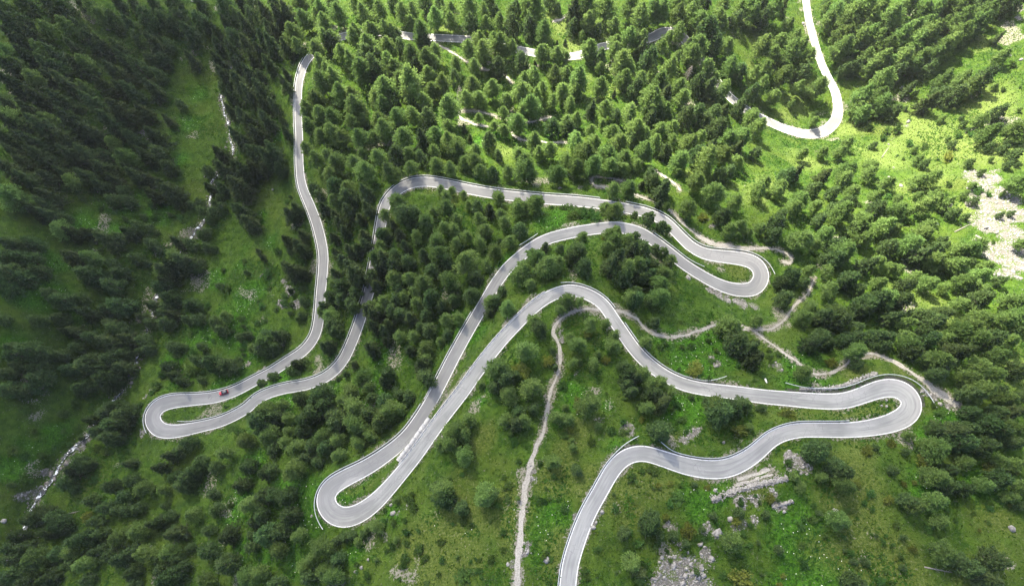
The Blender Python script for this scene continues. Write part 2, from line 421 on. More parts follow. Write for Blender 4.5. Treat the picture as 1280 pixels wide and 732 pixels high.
# coarse evaluation of distance to a polyline with inverse distance blend of its height
def near(P, reach):
    d = np.full(len(gx), 1e3); h = np.zeros(len(gx)); hw = np.zeros(len(gx))
    cell = 16.0
    keys = {}
    ki, kj = np.floor(gx / cell).astype(int), np.floor(gy / cell).astype(int)
    pi, pj = np.floor(P[:, 0] / cell).astype(int), np.floor(P[:, 1] / cell).astype(int)
    key = ki * 100000 + kj
    order = np.argsort(key, kind='stable'); ks = key[order]
    uk, first = np.unique(ks, return_index=True); last = np.r_[first[1:], len(ks)]
    pk = np.c_[pi, pj]
    for k, a, b in zip(uk, first, last):
        idx = order[a:b]; i0, j0 = ki[idx[0]], kj[idx[0]]
        sel = (abs(pk[:, 0]-i0) <= 1) & (abs(pk[:, 1]-j0) <= 1)
        if not sel.any(): continue
        Q = P[sel]
        dd = np.hypot(gx[idx, None]-Q[None, :, 0], gy[idx, None]-Q[None, :, 1])
        ww = 1 / (dd + .3)**6
        d[idx] = dd.min(1); h[idx] = (ww*Q[None, :, 2]).sum(1) / ww.sum(1); hw[idx] = Q[dd.argmin(1), 3]
    return d, h, hw
rd, rh, rw = near(RD, 16)
wroad = np.where(rd < 900, 1 - sstep(0, 1, (rd - rw/2 - 1.3) / 5.0), 0)
amp = 1 - np.where(rd < 900, 1 - sstep(0, 1, (rd - rw/2 - 2.0) / 10.0), 0)
inner = (np.abs(gx) < 600) & (gy > -300) & (gy < 800)
rough = (fbm(gx, gy, 5, 34, 3) - .5) * 5.0 + (fbm(gx, gy, 9, 9, 2) - .5) * 1.7 + (vnoise(gx, gy, 15, 3.2) - .5) * .55
gz = base + rough * np.clip(amp, 0, 1) * .9
gz = gz * (1-wroad) + (rh - .10) * wroad
sd, sh, _ = near(np.c_[SR, np.full(len(SR), 3.0)], 16)
ws = np.where(sd < 900, 1 - sstep(2.2, 7.0, sd), 0)
gz = gz * (1-ws) + (sh - .6) * ws
GZ = gz.reshape(len(GX), len(GY))
def sample(G, x, y):
    x = np.clip(np.asarray(x, float), GX[0], GX[-1]-1e-3); y = np.clip(np.asarray(y, float), GY[0], GY[-1]-1e-3)
    i = np.searchsorted(GX, x, 'right') - 1; j = np.searchsorted(GY, y, 'right') - 1
    fx = (x-GX[i]) / (GX[i+1]-GX[i]); fy = (y-GY[j]) / (GY[j+1]-GY[j])
    return (G[i, j]*(1-fx)+G[i+1, j]*fx)*(1-fy) + (G[i, j+1]*(1-fx)+G[i+1, j+1]*fx)*fy
def ground(x, y): return sample(GZ, x, y)
def hit(px, py, off=0.0):
    """where the sight line through a photo pixel meets the terrain (raised by off)"""
    dx, dy, dz = ray(px, py); z = np.full(np.shape(dx), -60.0)
    for _ in range(70):
        t = (z - CAMZ) / dz
        z = .45*z + .55*(ground(dx*t, dy*t) + off)
    t = (z - CAMZ) / dz
    return dx*t, dy*t

# ------------------------------------------------------------------ paths (photo pixels, width in metres)
PATHS = [
 "638,760,2.6 645,732,2.6 648,700,2.4 650,672,2.5 652,645,2.3 656,615,2.5 662,585,2.2 670,560,1.9 680,535,1.6 684,510,1.4 690,485,1.4 698,465,1.3 700,440,1.3 696,425,1.3 691,415,1.2 697,402,1.2 712,391,1.2 733,386,1.2 749,388,1.3",
 "769,389,1.8 780,390,1.7 795,398,1.6 806,410,1.5 822,418,1.5 840,421,1.5 855,419,1.5 875,413,1.4 893,407,1.3 915,405,1.2 935,410,1.2 950,420,1.2 965,430,1.2 980,440,1.2 996,451,1.2 1010,462,1.2 1022,467,1.3 1040,465,1.3 1055,457,1.2 1070,446,1.2 1090,442,1.2 1112,449,1.3 1130,459,1.4 1150,472,1.8 1168,487,3.2 1185,498,3.4 1197,507,3.0",
 "893,407,1.2 925,411,1.2 945,411,1.3 962,411,1.4 975,404,1.4 985,393,1.2 995,380,1.1 1006,370,1.1 1016,356,1.1 1016,349,1.0",
 "778,226,1.1 760,223,1.1 745,221,1.2 739,226,1.2 746,232,1.2 765,236,1.2 790,242,1.2 812,250,1.2 832,259,1.2 850,275,1.3 868,291,1.3 888,303,2.6 910,308,2.8 935,311,2.2 958,310,1.3 975,313,1.2 988,320,1.4 989,327,1.3 978,327,1.8",
 "818,214,1.0 830,220,1.2 845,231,1.4 850,238,1.0",
 "640,166,1.0 625,158,1.0 608,158,1.2 590,154,1.2 577,148,1.3 574,141,1.2 583,138,1.3 600,140,1.2 620,145,1.2 642,150,1.0 660,153,.9 690,146,.9",
 "640,168,1.0 655,175,1.1 690,178,1.2 706,178,1.1",
 "545,55,1.2 556,60,1.2 566,66,1.2 580,75,1.1 600,85,1.1 628,93,1.3 640,104,1.1",
 "691,27,1.0 700,25,1.1 710,20,.9",
 "921,598,1.2 940,593,1.4 962,586,1.1",
 "918,606,1.0 940,600,1.1 966,592,.9",
]
PL = []
for t in PATHS:
    q = np.array([[float(v) for v in k.split(',')] for k in t.split()])
    if len(q) < 2: continue
    x, y = hit(q[:, 0], q[:, 1])
    P = catmull(np.c_[x, y, ground(x, y), q[:, 2]], .8)
    P[:, 2] = ground(P[:, 0], P[:, 1]); z = P[:, 2].copy()
    for _ in range(25): z[1:-1] = .25*z[:-2]+.5*z[1:-1]+.25*z[2:]
    P[:, 2] = z
    PL.append(P)
pd, ph, pw = near(np.vstack(PL), 16)
wp = np.where((pd < 900) & (rd > rw/2 + .8), 1 - sstep(0, 1, (pd - pw/2 - .4) / 2.2), 0)
gz = gz * (1-wp) + (ph - .05) * wp
GZ = gz.reshape(len(GX), len(GY))

# masks: patches given at photo pixels x, y, radius in px
def patches(txt, soft=.5):
    m = np.zeros(len(gx)); q = np.array([[float(v) for v in k.split(',')] for k in txt.split()])
    x, y = hit(q[:, 0], q[:, 1])
    for (px, py, r), a, b in zip(q, x, y):
        R = r / FPX * (CAMZ + 60)
        I_ = np.nonzero((np.abs(gx-a) < 2.6*R) & (np.abs(gy-b) < 2.6*R))[0]
        ux, uy = gx[I_], gy[I_]
        d = np.hypot(ux-a, uy-b) / R
        d = d * (.9 + .1*np.cos(3*np.arctan2(uy-b, ux-a)+px)) + (fbm(ux, uy, int(px) % 97, 2.2*R+1, 4) - .5) * 2.2
        m[I_] = np.maximum(m[I_], 1 - sstep(1-soft, 1+soft*.4, d))
    return m
SCREE = """845,715,22 822,725,18 868,722,16 880,690,6 884,660,9 895,668,6 835,657,5 930,655,10 945,650,8 920,660,6 990,575,10 1003,582,9 985,568,7 870,537,7 862,543,8 855,550,5 785,538,8 895,455,6 890,448,5 975,458,6 962,455,5 905,370,13 925,378,13 890,360,8 945,383,8 1235,225,16 1245,245,18 1225,240,10 1255,265,20 1262,290,20 1245,280,14 1270,320,22 1262,340,14 1215,255,8 1225,300,10 1240,320,10 1240,215,10 362,365,9 352,380,8 372,380,9 355,352,5 360,358,6 312,455,6 330,462,5 110,548,8 100,560,7 92,580,8 60,590,6 50,610,7 40,620,7 120,530,6 285,150,4 290,165,4 280,135,4 180,165,6 185,172,5 460,501,5 466,505,4 182,497,5 188,488,5 178,540,5 510,632,5 498,640,4 720,645,5 745,640,6 752,625,5 742,655,4 665,585,5 668,600,4 660,680,4 657,690,5 640,705,5 1185,505,10 1170,495,8 1155,488,5 1000,95,5 985,25,6 1005,30,5 1270,10,10 1275,25,8 1133,157,5 1128,110,5 945,625,9 925,626,8 965,620,7 980,630,8 970,615,6 975,637,6 700,235,4 725,233,4 645,227,4 890,282,5 885,275,4 700,415,4 702,425,4 720,465,3 1080,600,0.1 840,660,5 850,680,6"""
LUSH = """380,640,30 365,680,28 350,620,22 430,620,10 350,480,20 360,500,22 400,500,24 450,480,28 470,500,26 480,440,20 570,400,16 580,420,18 600,500,6 630,470,8 610,480,8 640,330,14 690,275,18 700,270,14 730,270,12 760,240,10 600,220,10 900,440,24 860,430,20 830,425,14 880,420,18 870,460,20 850,455,16 850,520,20 870,510,16 690,640,18 685,660,16 675,690,14 870,620,18 880,640,16 855,615,14 1010,660,24 990,665,22 1000,690,24 1020,650,16 1010,715,30 980,725,24 1050,715,20 1010,440,18 1000,460,14 990,455,12 1020,480,16 1000,485,14 700,520,10 720,500,16 760,510,10 460,600,8 490,640,14 440,690,16 330,700,16 300,690,12 310,580,18 300,610,16 290,640,16 280,480,20 300,460,20 330,430,22 300,430,24 290,400,26 310,370,20 300,330,22 340,300,18 320,280,18 270,350,18 250,420,20 230,470,18 220,450,14 620,170,14 600,180,16 560,140,14 545,170,14 690,170,10 1180,250,10 250,120,22 240,150,24 225,165,18 220,200,18 200,270,20 150,260,20 110,280,18 190,240,20 140,290,16 60,330,14 50,370,20 90,390,16 30,430,14 70,540,16 40,560,18 20,580,14 330,120,16 340,160,16 350,170,12 350,200,8 540,640,12 590,660,8 645,645,8 770,560,8 1200,540,10 1170,530,16 1150,545,14 1220,600,16 1160,610,16 905,600,12 890,620,10"""
DRY = """560,690,40 600,700,34 520,690,30 600,650,26 570,640,26 500,700,20 630,660,20 640,620,14 590,600,10 600,560,12 610,540,10 620,580,10 690,600,18 710,580,20 700,560,16 740,600,14 700,690,18 690,710,18 780,610,20 810,600,20 830,610,16 780,640,14 800,640,12 870,600,12 930,600,14 950,610,12 1080,620,26 1070,650,24 1090,690,30 1120,720,30 1050,690,22 1240,690,26 1250,650,22 1230,720,24 1060,580,16 1070,560,16 1110,510,12 1080,515,12 1050,517,10 440,610,10 460,605,9 900,330,10 920,337,12 880,325,8 860,315,6 840,545,10 1000,520,14 1040,515,10 960,515,12 560,250,10 540,240,10 1080,470,14 1100,465,12 1130,470,10 1200,190,30 1180,130,20 1230,150,26 1190,230,16 1160,175,20 1100,160,20 1080,130,10 900,520,10 720,540,16 740,530,14 760,545,10"""
PALE = '1200,180,50 1160,160,40 1240,130,40 1250,190,40 1180,220,40 1120,180,36 1080,190,30 1060,160,20 1140,240,30 1000,130,26 985,150,20 960,230,40 920,200,22 940,240,24 1010,200,24 1100,200,30 1210,260,20 1130,380,26 1180,400,24 1250,440,34 1270,470,30 1240,400,20 1000,100,16 960,60,20 940,80,18 700,35,24 720,60,20 690,20,20 750,30,24 540,36,22 560,34,20 620,60,18 630,190,14 770,110,16 760,120,14 730,100,14 1060,80,16 1230,60,20 610,180,14 860,215,14 885,130,14 930,20,20 1080,150,20'
pale = patches(PALE, .9)
scree = patches(' '.join('%s,%s,%.1f' % (a, b, float(c)*(1 if float(c) > 13 else .72)) for a, b, c in (t.split(',') for t in SCREE.split()))); lush = patches(LUSH, .7); dry = patches(DRY, .8)
edge_d = rd - rw/2
strip = (1 - sstep(.3, 1.6, edge_d + (fbm(gx, gy, 71, 7, 2) - .5) * 5.0))
dirt = np.where(rd < 900, strip, 0) * .62
dirt = np.maximum(dirt, np.where(pd < 900, 1 - sstep(.1, 1.6, pd - pw/2 + (fbm(gx, gy, 73, 5, 2) - .5) * 3), 0) * .75)
dirt = np.maximum(dirt, np.where(sd < 900, 1 - sstep(.8, 3.0, sd + (fbm(gx, gy, 75, 8, 2) - .5) * 5), 0) * .38)
dirt = np.maximum(dirt, sstep(.7, .78, fbm(gx, gy, 77, 14, 3)) * .6)
ix = np.arange(len(gx)).reshape(len(GX), len(GY))
quads = np.stack([ix[:-1, :-1], ix[1:, :-1], ix[1:, 1:], ix[:-1, 1:]], -1).reshape(-1, 4)
terr = obj('terrain', mesh_np('terrain', np.c_[gx, gy, gz], quads, M['ground'], True, dict(scree=scree, lush=lush, dry=dry, dirt=dirt, pale=pale)))
tag(terr, kind='structure')
SCREEG, LUSHG, DRYG = [a.reshape(GZ.shape) for a in (scree, lush, dry)]
RDG, RWG, PDG, SDG = [a.reshape(GZ.shape) for a in (rd, rw, np.where(pd < 900, pd - pw/2, 50), sd)]

# ------------------------------------------------------------------ ribbons
def ribbon(name, P, offs, dz, mat, kind='structure', drape=False, crown=0.0, ragged=0.0):
    d, n = frame(P); k = len(offs); s = arc(P)
    offs = np.asarray(offs, float)
    off = offs if offs.ndim == 2 else np.repeat(offs[None], len(P), 0)
    if ragged:
        off = off.copy(); off[:, 0] += (vnoise(P[:, 0], P[:, 1], 3, 2.5)-.5)*ragged; off[:, -1] += (vnoise(P[:, 0], P[:, 1], 4, 2.5)-.5)*ragged
    k = off.shape[1]
    x = P[:, None, 0] + n[:, None, 0]*off; y = P[:, None, 1] + n[:, None, 1]*off
    z = np.repeat(P[:, None, 2], k, 1) + dz
    if drape: z = np.maximum(ground(x, y), np.repeat(P[:, None, 2], k, 1)-.4) + dz
    i = np.arange(len(P)*k).reshape(len(P), k)
    q = np.stack([i[:-1, :-1], i[1:, :-1], i[1:, 1:], i[:-1, 1:]], -1).reshape(-1, 4)
    q = q[:, ::-1]
    o = obj(name, mesh_np(name, np.c_[x.ravel(), y.ravel(), z.ravel()], q, mat, True, dict(across=off.ravel(), along=np.repeat(s, k))))
    if kind: o['kind'] = kind
    return o
hw = RD[:, 3] / 2
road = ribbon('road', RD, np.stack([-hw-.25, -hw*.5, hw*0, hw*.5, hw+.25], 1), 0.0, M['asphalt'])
for sgn in (1, -1):
    ribbon('road_edge_line', RD, np.stack([sgn*hw-.15, sgn*hw+.14], 1), .012, M['paint'])
for P in PL:
    h = P[:, 3:4] * .44
    ribbon('path', P, np.concatenate([-h, -h*.4, h*.4, h], 1), .07, M['path'], drape=True, ragged=1.0)
wj = .22 + .75*vnoise(SR[:, 0], SR[:, 1], 8, 14)[:, None]
d_, n_ = frame(SR); SW = SR.copy(); SW[:, :2] += n_*((fbm(SR[:, 0], SR[:, 1], 12, 7, 2)-.5)*3.2)[:, None]; SW = smooth_line(SW, 2)
ribbon('stream', SW, np.concatenate([-wj, -wj*.3, wj*.3, wj], 1), .02, M['water'], ragged=1.4)

# ------------------------------------------------------------------ guard rails and parapets
def ridx(px, py, lo=0, hi=None):
    d = np.hypot(RPX[:, 0]-px, RPX[:, 1]-py); d[:lo] = 1e6
    if hi: d[hi:] = 1e6
    return int(d.argmin())
mb = MB(); mb.box((-.07, -.07, -.5), (.07, .07, .62)); POSTM = mb.mesh('post', M['post'])
def sweep(P, prof, mat, name, parent=None, flare=True):
    """closed profile (across, up) along a 3D line"""
    d, n = frame(P); prof = np.asarray(prof, float); k = len(prof)
    v = np.stack([P[:, None, 0] + n[:, None, 0]*prof[:, 0], P[:, None, 1] + n[:, None, 1]*prof[:, 0], P[:, None, 2] + prof[:, 1] + np.zeros((len(P), 1))], -1).reshape(-1, 3)
    i = np.arange(len(P)*k).reshape(len(P), k); j = np.roll(i, -1, 1)
    q = np.stack([i[:-1], i[1:], j[1:], j[:-1]], -1).reshape(-1, 4)
    return obj(name, mesh_np(name, v, [q, i[:1][:, ::-1], i[-1:]], mat), parent)
def rail(a, b, side, label, off=.75, flare=(0, 0)):
    i, j = ridx(*a), ridx(*b)
    seg = RD[i:j+1]; d, n = frame(seg); s = arc(seg)
    o = seg[:, 3]/2 + off + flare[0]*np.clip(1 - s/9, 0, 1)**1.5 + flare[1]*np.clip(1 - (s[-1]-s)/9, 0, 1)**1.5
    P = seg[:, :3].copy(); P[:, :2] += side*n*o[:, None]
    P[:, 2] = np.maximum(P[:, 2], ground(P[:, 0], P[:, 1]))
    P = smooth_line(P, 6)
    root = empty('guard_rail', tuple(P[0]))
    tag(root, label, 'guard rail', 'steel guard rails along the road')
    Q = P - P[0]
    h = [(-.05, .42), (.03, .44), (.10, .52), (.03, .58), (.10, .66), (.03, .74), (-.16, .76), (-.16, .72), (-.05, .70)]
    sweep(Q, [(x*side*-1, z) for x, z in h][::1 if side < 0 else -1], M['steel'], 'beam', root)
    for k in np.arange(0, s[-1], 3.6):
        t = int(np.searchsorted(s, k)); t = min(t, len(Q)-1)
        p = obj('post', POSTM, root); p.location = tuple(Q[t] + np.array([n[t, 0], n[t, 1], 0])*side*.12); p.rotation_euler = (0, 0, math.atan2(d[t, 1], d[t, 0]))
    m = seg[:, 3]/2
    ribbon('shadow_strip', seg, np.stack([side*(m+.27), side*(m+.27+off*.6)], 1) if side > 0 else np.stack([side*(m+.27+off*.6), side*(m+.27)], 1), -.02, M['shadow_strip'])  # dark strip that paints in the shadow gap between road edge and rail
rail((705, 760), (800, 566), 1, 'long steel guard rail along the road rising beside the gravel footpath', .7, (0, 3))
rail((812, 568), (1062, 537), 1, 'steel guard rail between the two arms of the hairpin by the gravel turnout', .7, (4, 0))
rail((1150, 505), (981, 498), -1, 'guard rail curving round the outside of the hairpin by the gravel turnout', 2.0, (3, 1.5))
rail((906, 489), (772, 407), -1, 'guard rail above the footpath meadow where the path crosses the road', .7, (3, 0))
rail((761, 389), (703, 363), -1, 'guard rail round the crest bend above the crossing footpath', .8, (0, .6))
rail((410, 650), (535, 508), 1, 'guard rail round the outside of the hairpin enclosing a long grass tongue', .8, (2.5, 0))
rail((550, 480), (596, 394), 1, 'guard rail on the straight road above the forest, next to the parallel straight', .7)
rail((656, 315), (677, 302), 1, 'short guard rail on the left bend leading out of the forest', .8, (1, 1))
rail((813, 298), (875, 343), 1, 'guard rail between the converging arms above the bare gravel slope hairpin', .8, (0, 1))
rail((956, 343), (780, 260), -1, 'guard rail below the dirt track round the hairpin with bare gravel slope', .9, (2, 0))
rail((748, 255), (455, 385), -1, 'guard rail round the forest bend facing the valley', .8)
rail((452, 395), (222, 538), -1, 'guard rail along the road descending to the hairpin with the red car', .7, (0, 1))
rail((186, 540), (384, 76), 1, 'guard rail round the outer bend below the red car and down the valley arm', .75, (.8, 0))
def parapet(a, b, side, label, off=.45, wd=.5, ht=.35):
    i, j = ridx(*a), ridx(*b); seg = RD[i:j+1]; d, n = frame(seg)
    P = seg[:, :3].copy(); P[:, :2] += side*n*(seg[:, 3]/2+off)[:, None]
    root = empty('concrete_parapet', tuple(P[0])); tag(root, label, 'parapet')
    Q = P - P[0]
    sweep(Q, [(-wd/2+.04, -.4), (wd/2-.04, -.4), (wd/2-.04, ht-.1), (-wd/2+.04, ht-.1)], M['concrete'], 'wall', root)
    L = arc(Q); k0 = 0
    while k0 < len(Q)-2:                       # coping slabs, 2.4 m each with open joints
        k1 = min(int(np.searchsorted(L, L[k0]+2.4)), len(Q)-1)
        if k1 - k0 >= 2:
            R = Q[k0:k1].copy()
            sweep(R, [(-wd/2, ht-.1), (wd/2, ht-.1), (wd/2, ht), (-wd/2, ht)], M['concrete'], 'coping_slab', root)
        k0 = k1
parapet((686, 371), (505, 585), -1, 'pale concrete parapet beside the upper of two parallel straights')
parapet((538, 503), (549, 482), 1, 'short concrete parapet on the lower of two parallel straights', .5)

# ------------------------------------------------------------------ trees
def quads_mesh(name, c, ax, bx, mat, tone):
    v = np.stack([c-ax, c+bx, c+ax, c-bx], 1).reshape(-1, 3)
    return mesh_np(name, v, np.arange(len(v)).reshape(-1, 4), mat, False, dict(tone=np.repeat(tone, 4)))
def unit(v): return v / (np.linalg.norm(v, axis=-1, keepdims=True) + 1e-9)
def crown_np(kind, r, q=1.0):
    C, A_, B_, T = [], [], [], []
    if kind == 'larch': H, R, z0, nb, per, leaf = 13.6, 4.0, 2.0, 170, 38, .36
    elif kind == 'pine': H, R, z0, nb, per, leaf = 13.0, 4.0, 1.0, 135, 34, .36
    elif kind == 'spruce': H, R, z0, nb, per, leaf = 14.2, 3.5, .9, 140, 28, .40
    elif kind == 'shrub': H, R, z0, nb, per, leaf = 3.4, 2.6, .15, 46, 26, .30
    else: H, R, z0, nb, per, leaf = 4.2, 2.8, .2, 60, 26, .30
    lop = r.normal(0, .16, 3); ph = r.random(3) * 6.28
    for i in range(int(nb*q)):
        t = ((i + r.random()) / (nb*q)) ** (.85 if kind != 'pine' else .9)
        az = i * 2.39996 + r.normal(0, .35)
        if kind == 'larch': l = R * ((1-t**1.9)**.8) * (.60 + .40*min(1, t*3.2)); sl = .2 + .12*r.normal()
        elif kind == 'pine': l = R * ((1-t)**.62) * (.72 + .28*min(1, t*4)) + .25; sl = .12 + .16*r.normal()
        elif kind == 'spruce': l = R * (1-t)**.76 + .15; sl = -.20 + .12*r.normal()
        else: l = R * math.sqrt(max(.08, 1 - t*t*.92)); sl = .35 + .3*r.normal()
        l *= r.uniform(.55, 1.18) * (1 + lop[0]*math.cos(az-ph[0]) + lop[1]*math.cos(2*az-ph[1]))
        if kind != 'spruce' and r.random() < .10: continue
        zb = z0 + (H-z0) * t * (.97 if kind in ('pine', 'shrub', 'bush') else 1)
        n = max(5, int(per * l / R * 1.15)); u = r.random(n) ** .62 if kind != 'pine' else 1 - .55*r.random(n)**1.4
        d = np.array([math.cos(az), math.sin(az)]); e = np.array([-d[1], d[0]])
        lat = r.normal(0, 1, n) * (.20 if kind != 'spruce' else .13) * l * (1.1 - .6*u) + r.normal(0, .12, n)
        rr = u * l
        z = zb + sl*rr + (r.normal(0, .16 if kind == 'spruce' else .26, n) if kind != 'pine' else r.normal(0, .42, n)) + (.10*u*u*l if kind == 'spruce' else -.05*u*u*l)
        z = z - (np.abs(lat)*.25 if kind == 'spruce' else 0)
        c = np.c_[d[0]*rr + e[0]*lat, d[1]*rr + e[1]*lat, np.maximum(z, .1)]
        out = np.c_[d[0]*np.ones(n)*.9 + e[0]*lat*.6, d[1]*np.ones(n)*.9 + e[1]*lat*.6, np.full(n, sl+.05)]
        a = unit(out + r.normal(0, .45, (n, 3)))
        nor = unit(np.c_[d[0]*.5*u, d[1]*.5*u, np.full(n, 1.0)] + r.normal(0, .45, (n, 3)))
        b = unit(np.cross(nor, a))
        s = leaf * r.uniform(.65, 1.35, n)
        C.append(c); A_.append(a*s[:, None]*(1.15 if kind == 'spruce' else .9)); B_.append(b*s[:, None]*(.42 if kind in ('larch', 'spruce') else .55))
        T.append(np.clip(r.beta(2, 2.6, n)*.75 + .35*r.random() - .05 + .12*(u-.5), 0, 1))
    return np.vstack(C), np.vstack(A_), np.vstack(B_), np.concatenate(T), H, R
def trunk_mesh(kind, H, R, r):
    mb = MB(); rad = .030*H*.55 if kind in ('larch', 'pine', 'spruce') else .06
    lean = r.normal(0, .012, 2)*H
    pts = [(lean[0]*k*k, lean[1]*k*k, -.6 + (H*.95+.6)*k) for k in np.linspace(0, 1, 7)]
    mb.tube(pts, [rad*(1.25 if k == 0 else 1)*(1-.9*k/6) for k in range(7)], 7)
    for k in range(11):                                   # limbs
        t = .16 + .7*k/11; az = k*2.4 + r.random(); l = R*(.8 - .6*t)
        p = np.array([lean[0]*t*t, lean[1]*t*t, H*.95*t])
        mb.tube([p, p + np.array([math.cos(az)*l, math.sin(az)*l, l*(.15 if kind != 'spruce' else -.2)])], [rad*.28, rad*.08], 4, False)
    return mb.mesh('trunk', M['bark'])
NAMES = dict(larch='larch_tree', pine='stone_pine_tree', spruce='spruce_tree', ybush='mountain_pine_bush', shrub='alder_shrub')
VAR = {}
for kind, nv in (('larch', 6), ('pine', 6), ('spruce', 5), ('shrub', 4), ('ybush', 3)):
    VAR[kind] = []
    for v in range(nv):
        r = np.random.default_rng(100 + 17*v + len(kind))
        c, a, b, t, H, R = crown_np(kind if kind != 'ybush' else 'bush', r)
        VAR[kind].append((quads_mesh('crown', c, a, b, M[kind], t), trunk_mesh(kind, H, R, r), H, R, (c, a, b, t)))

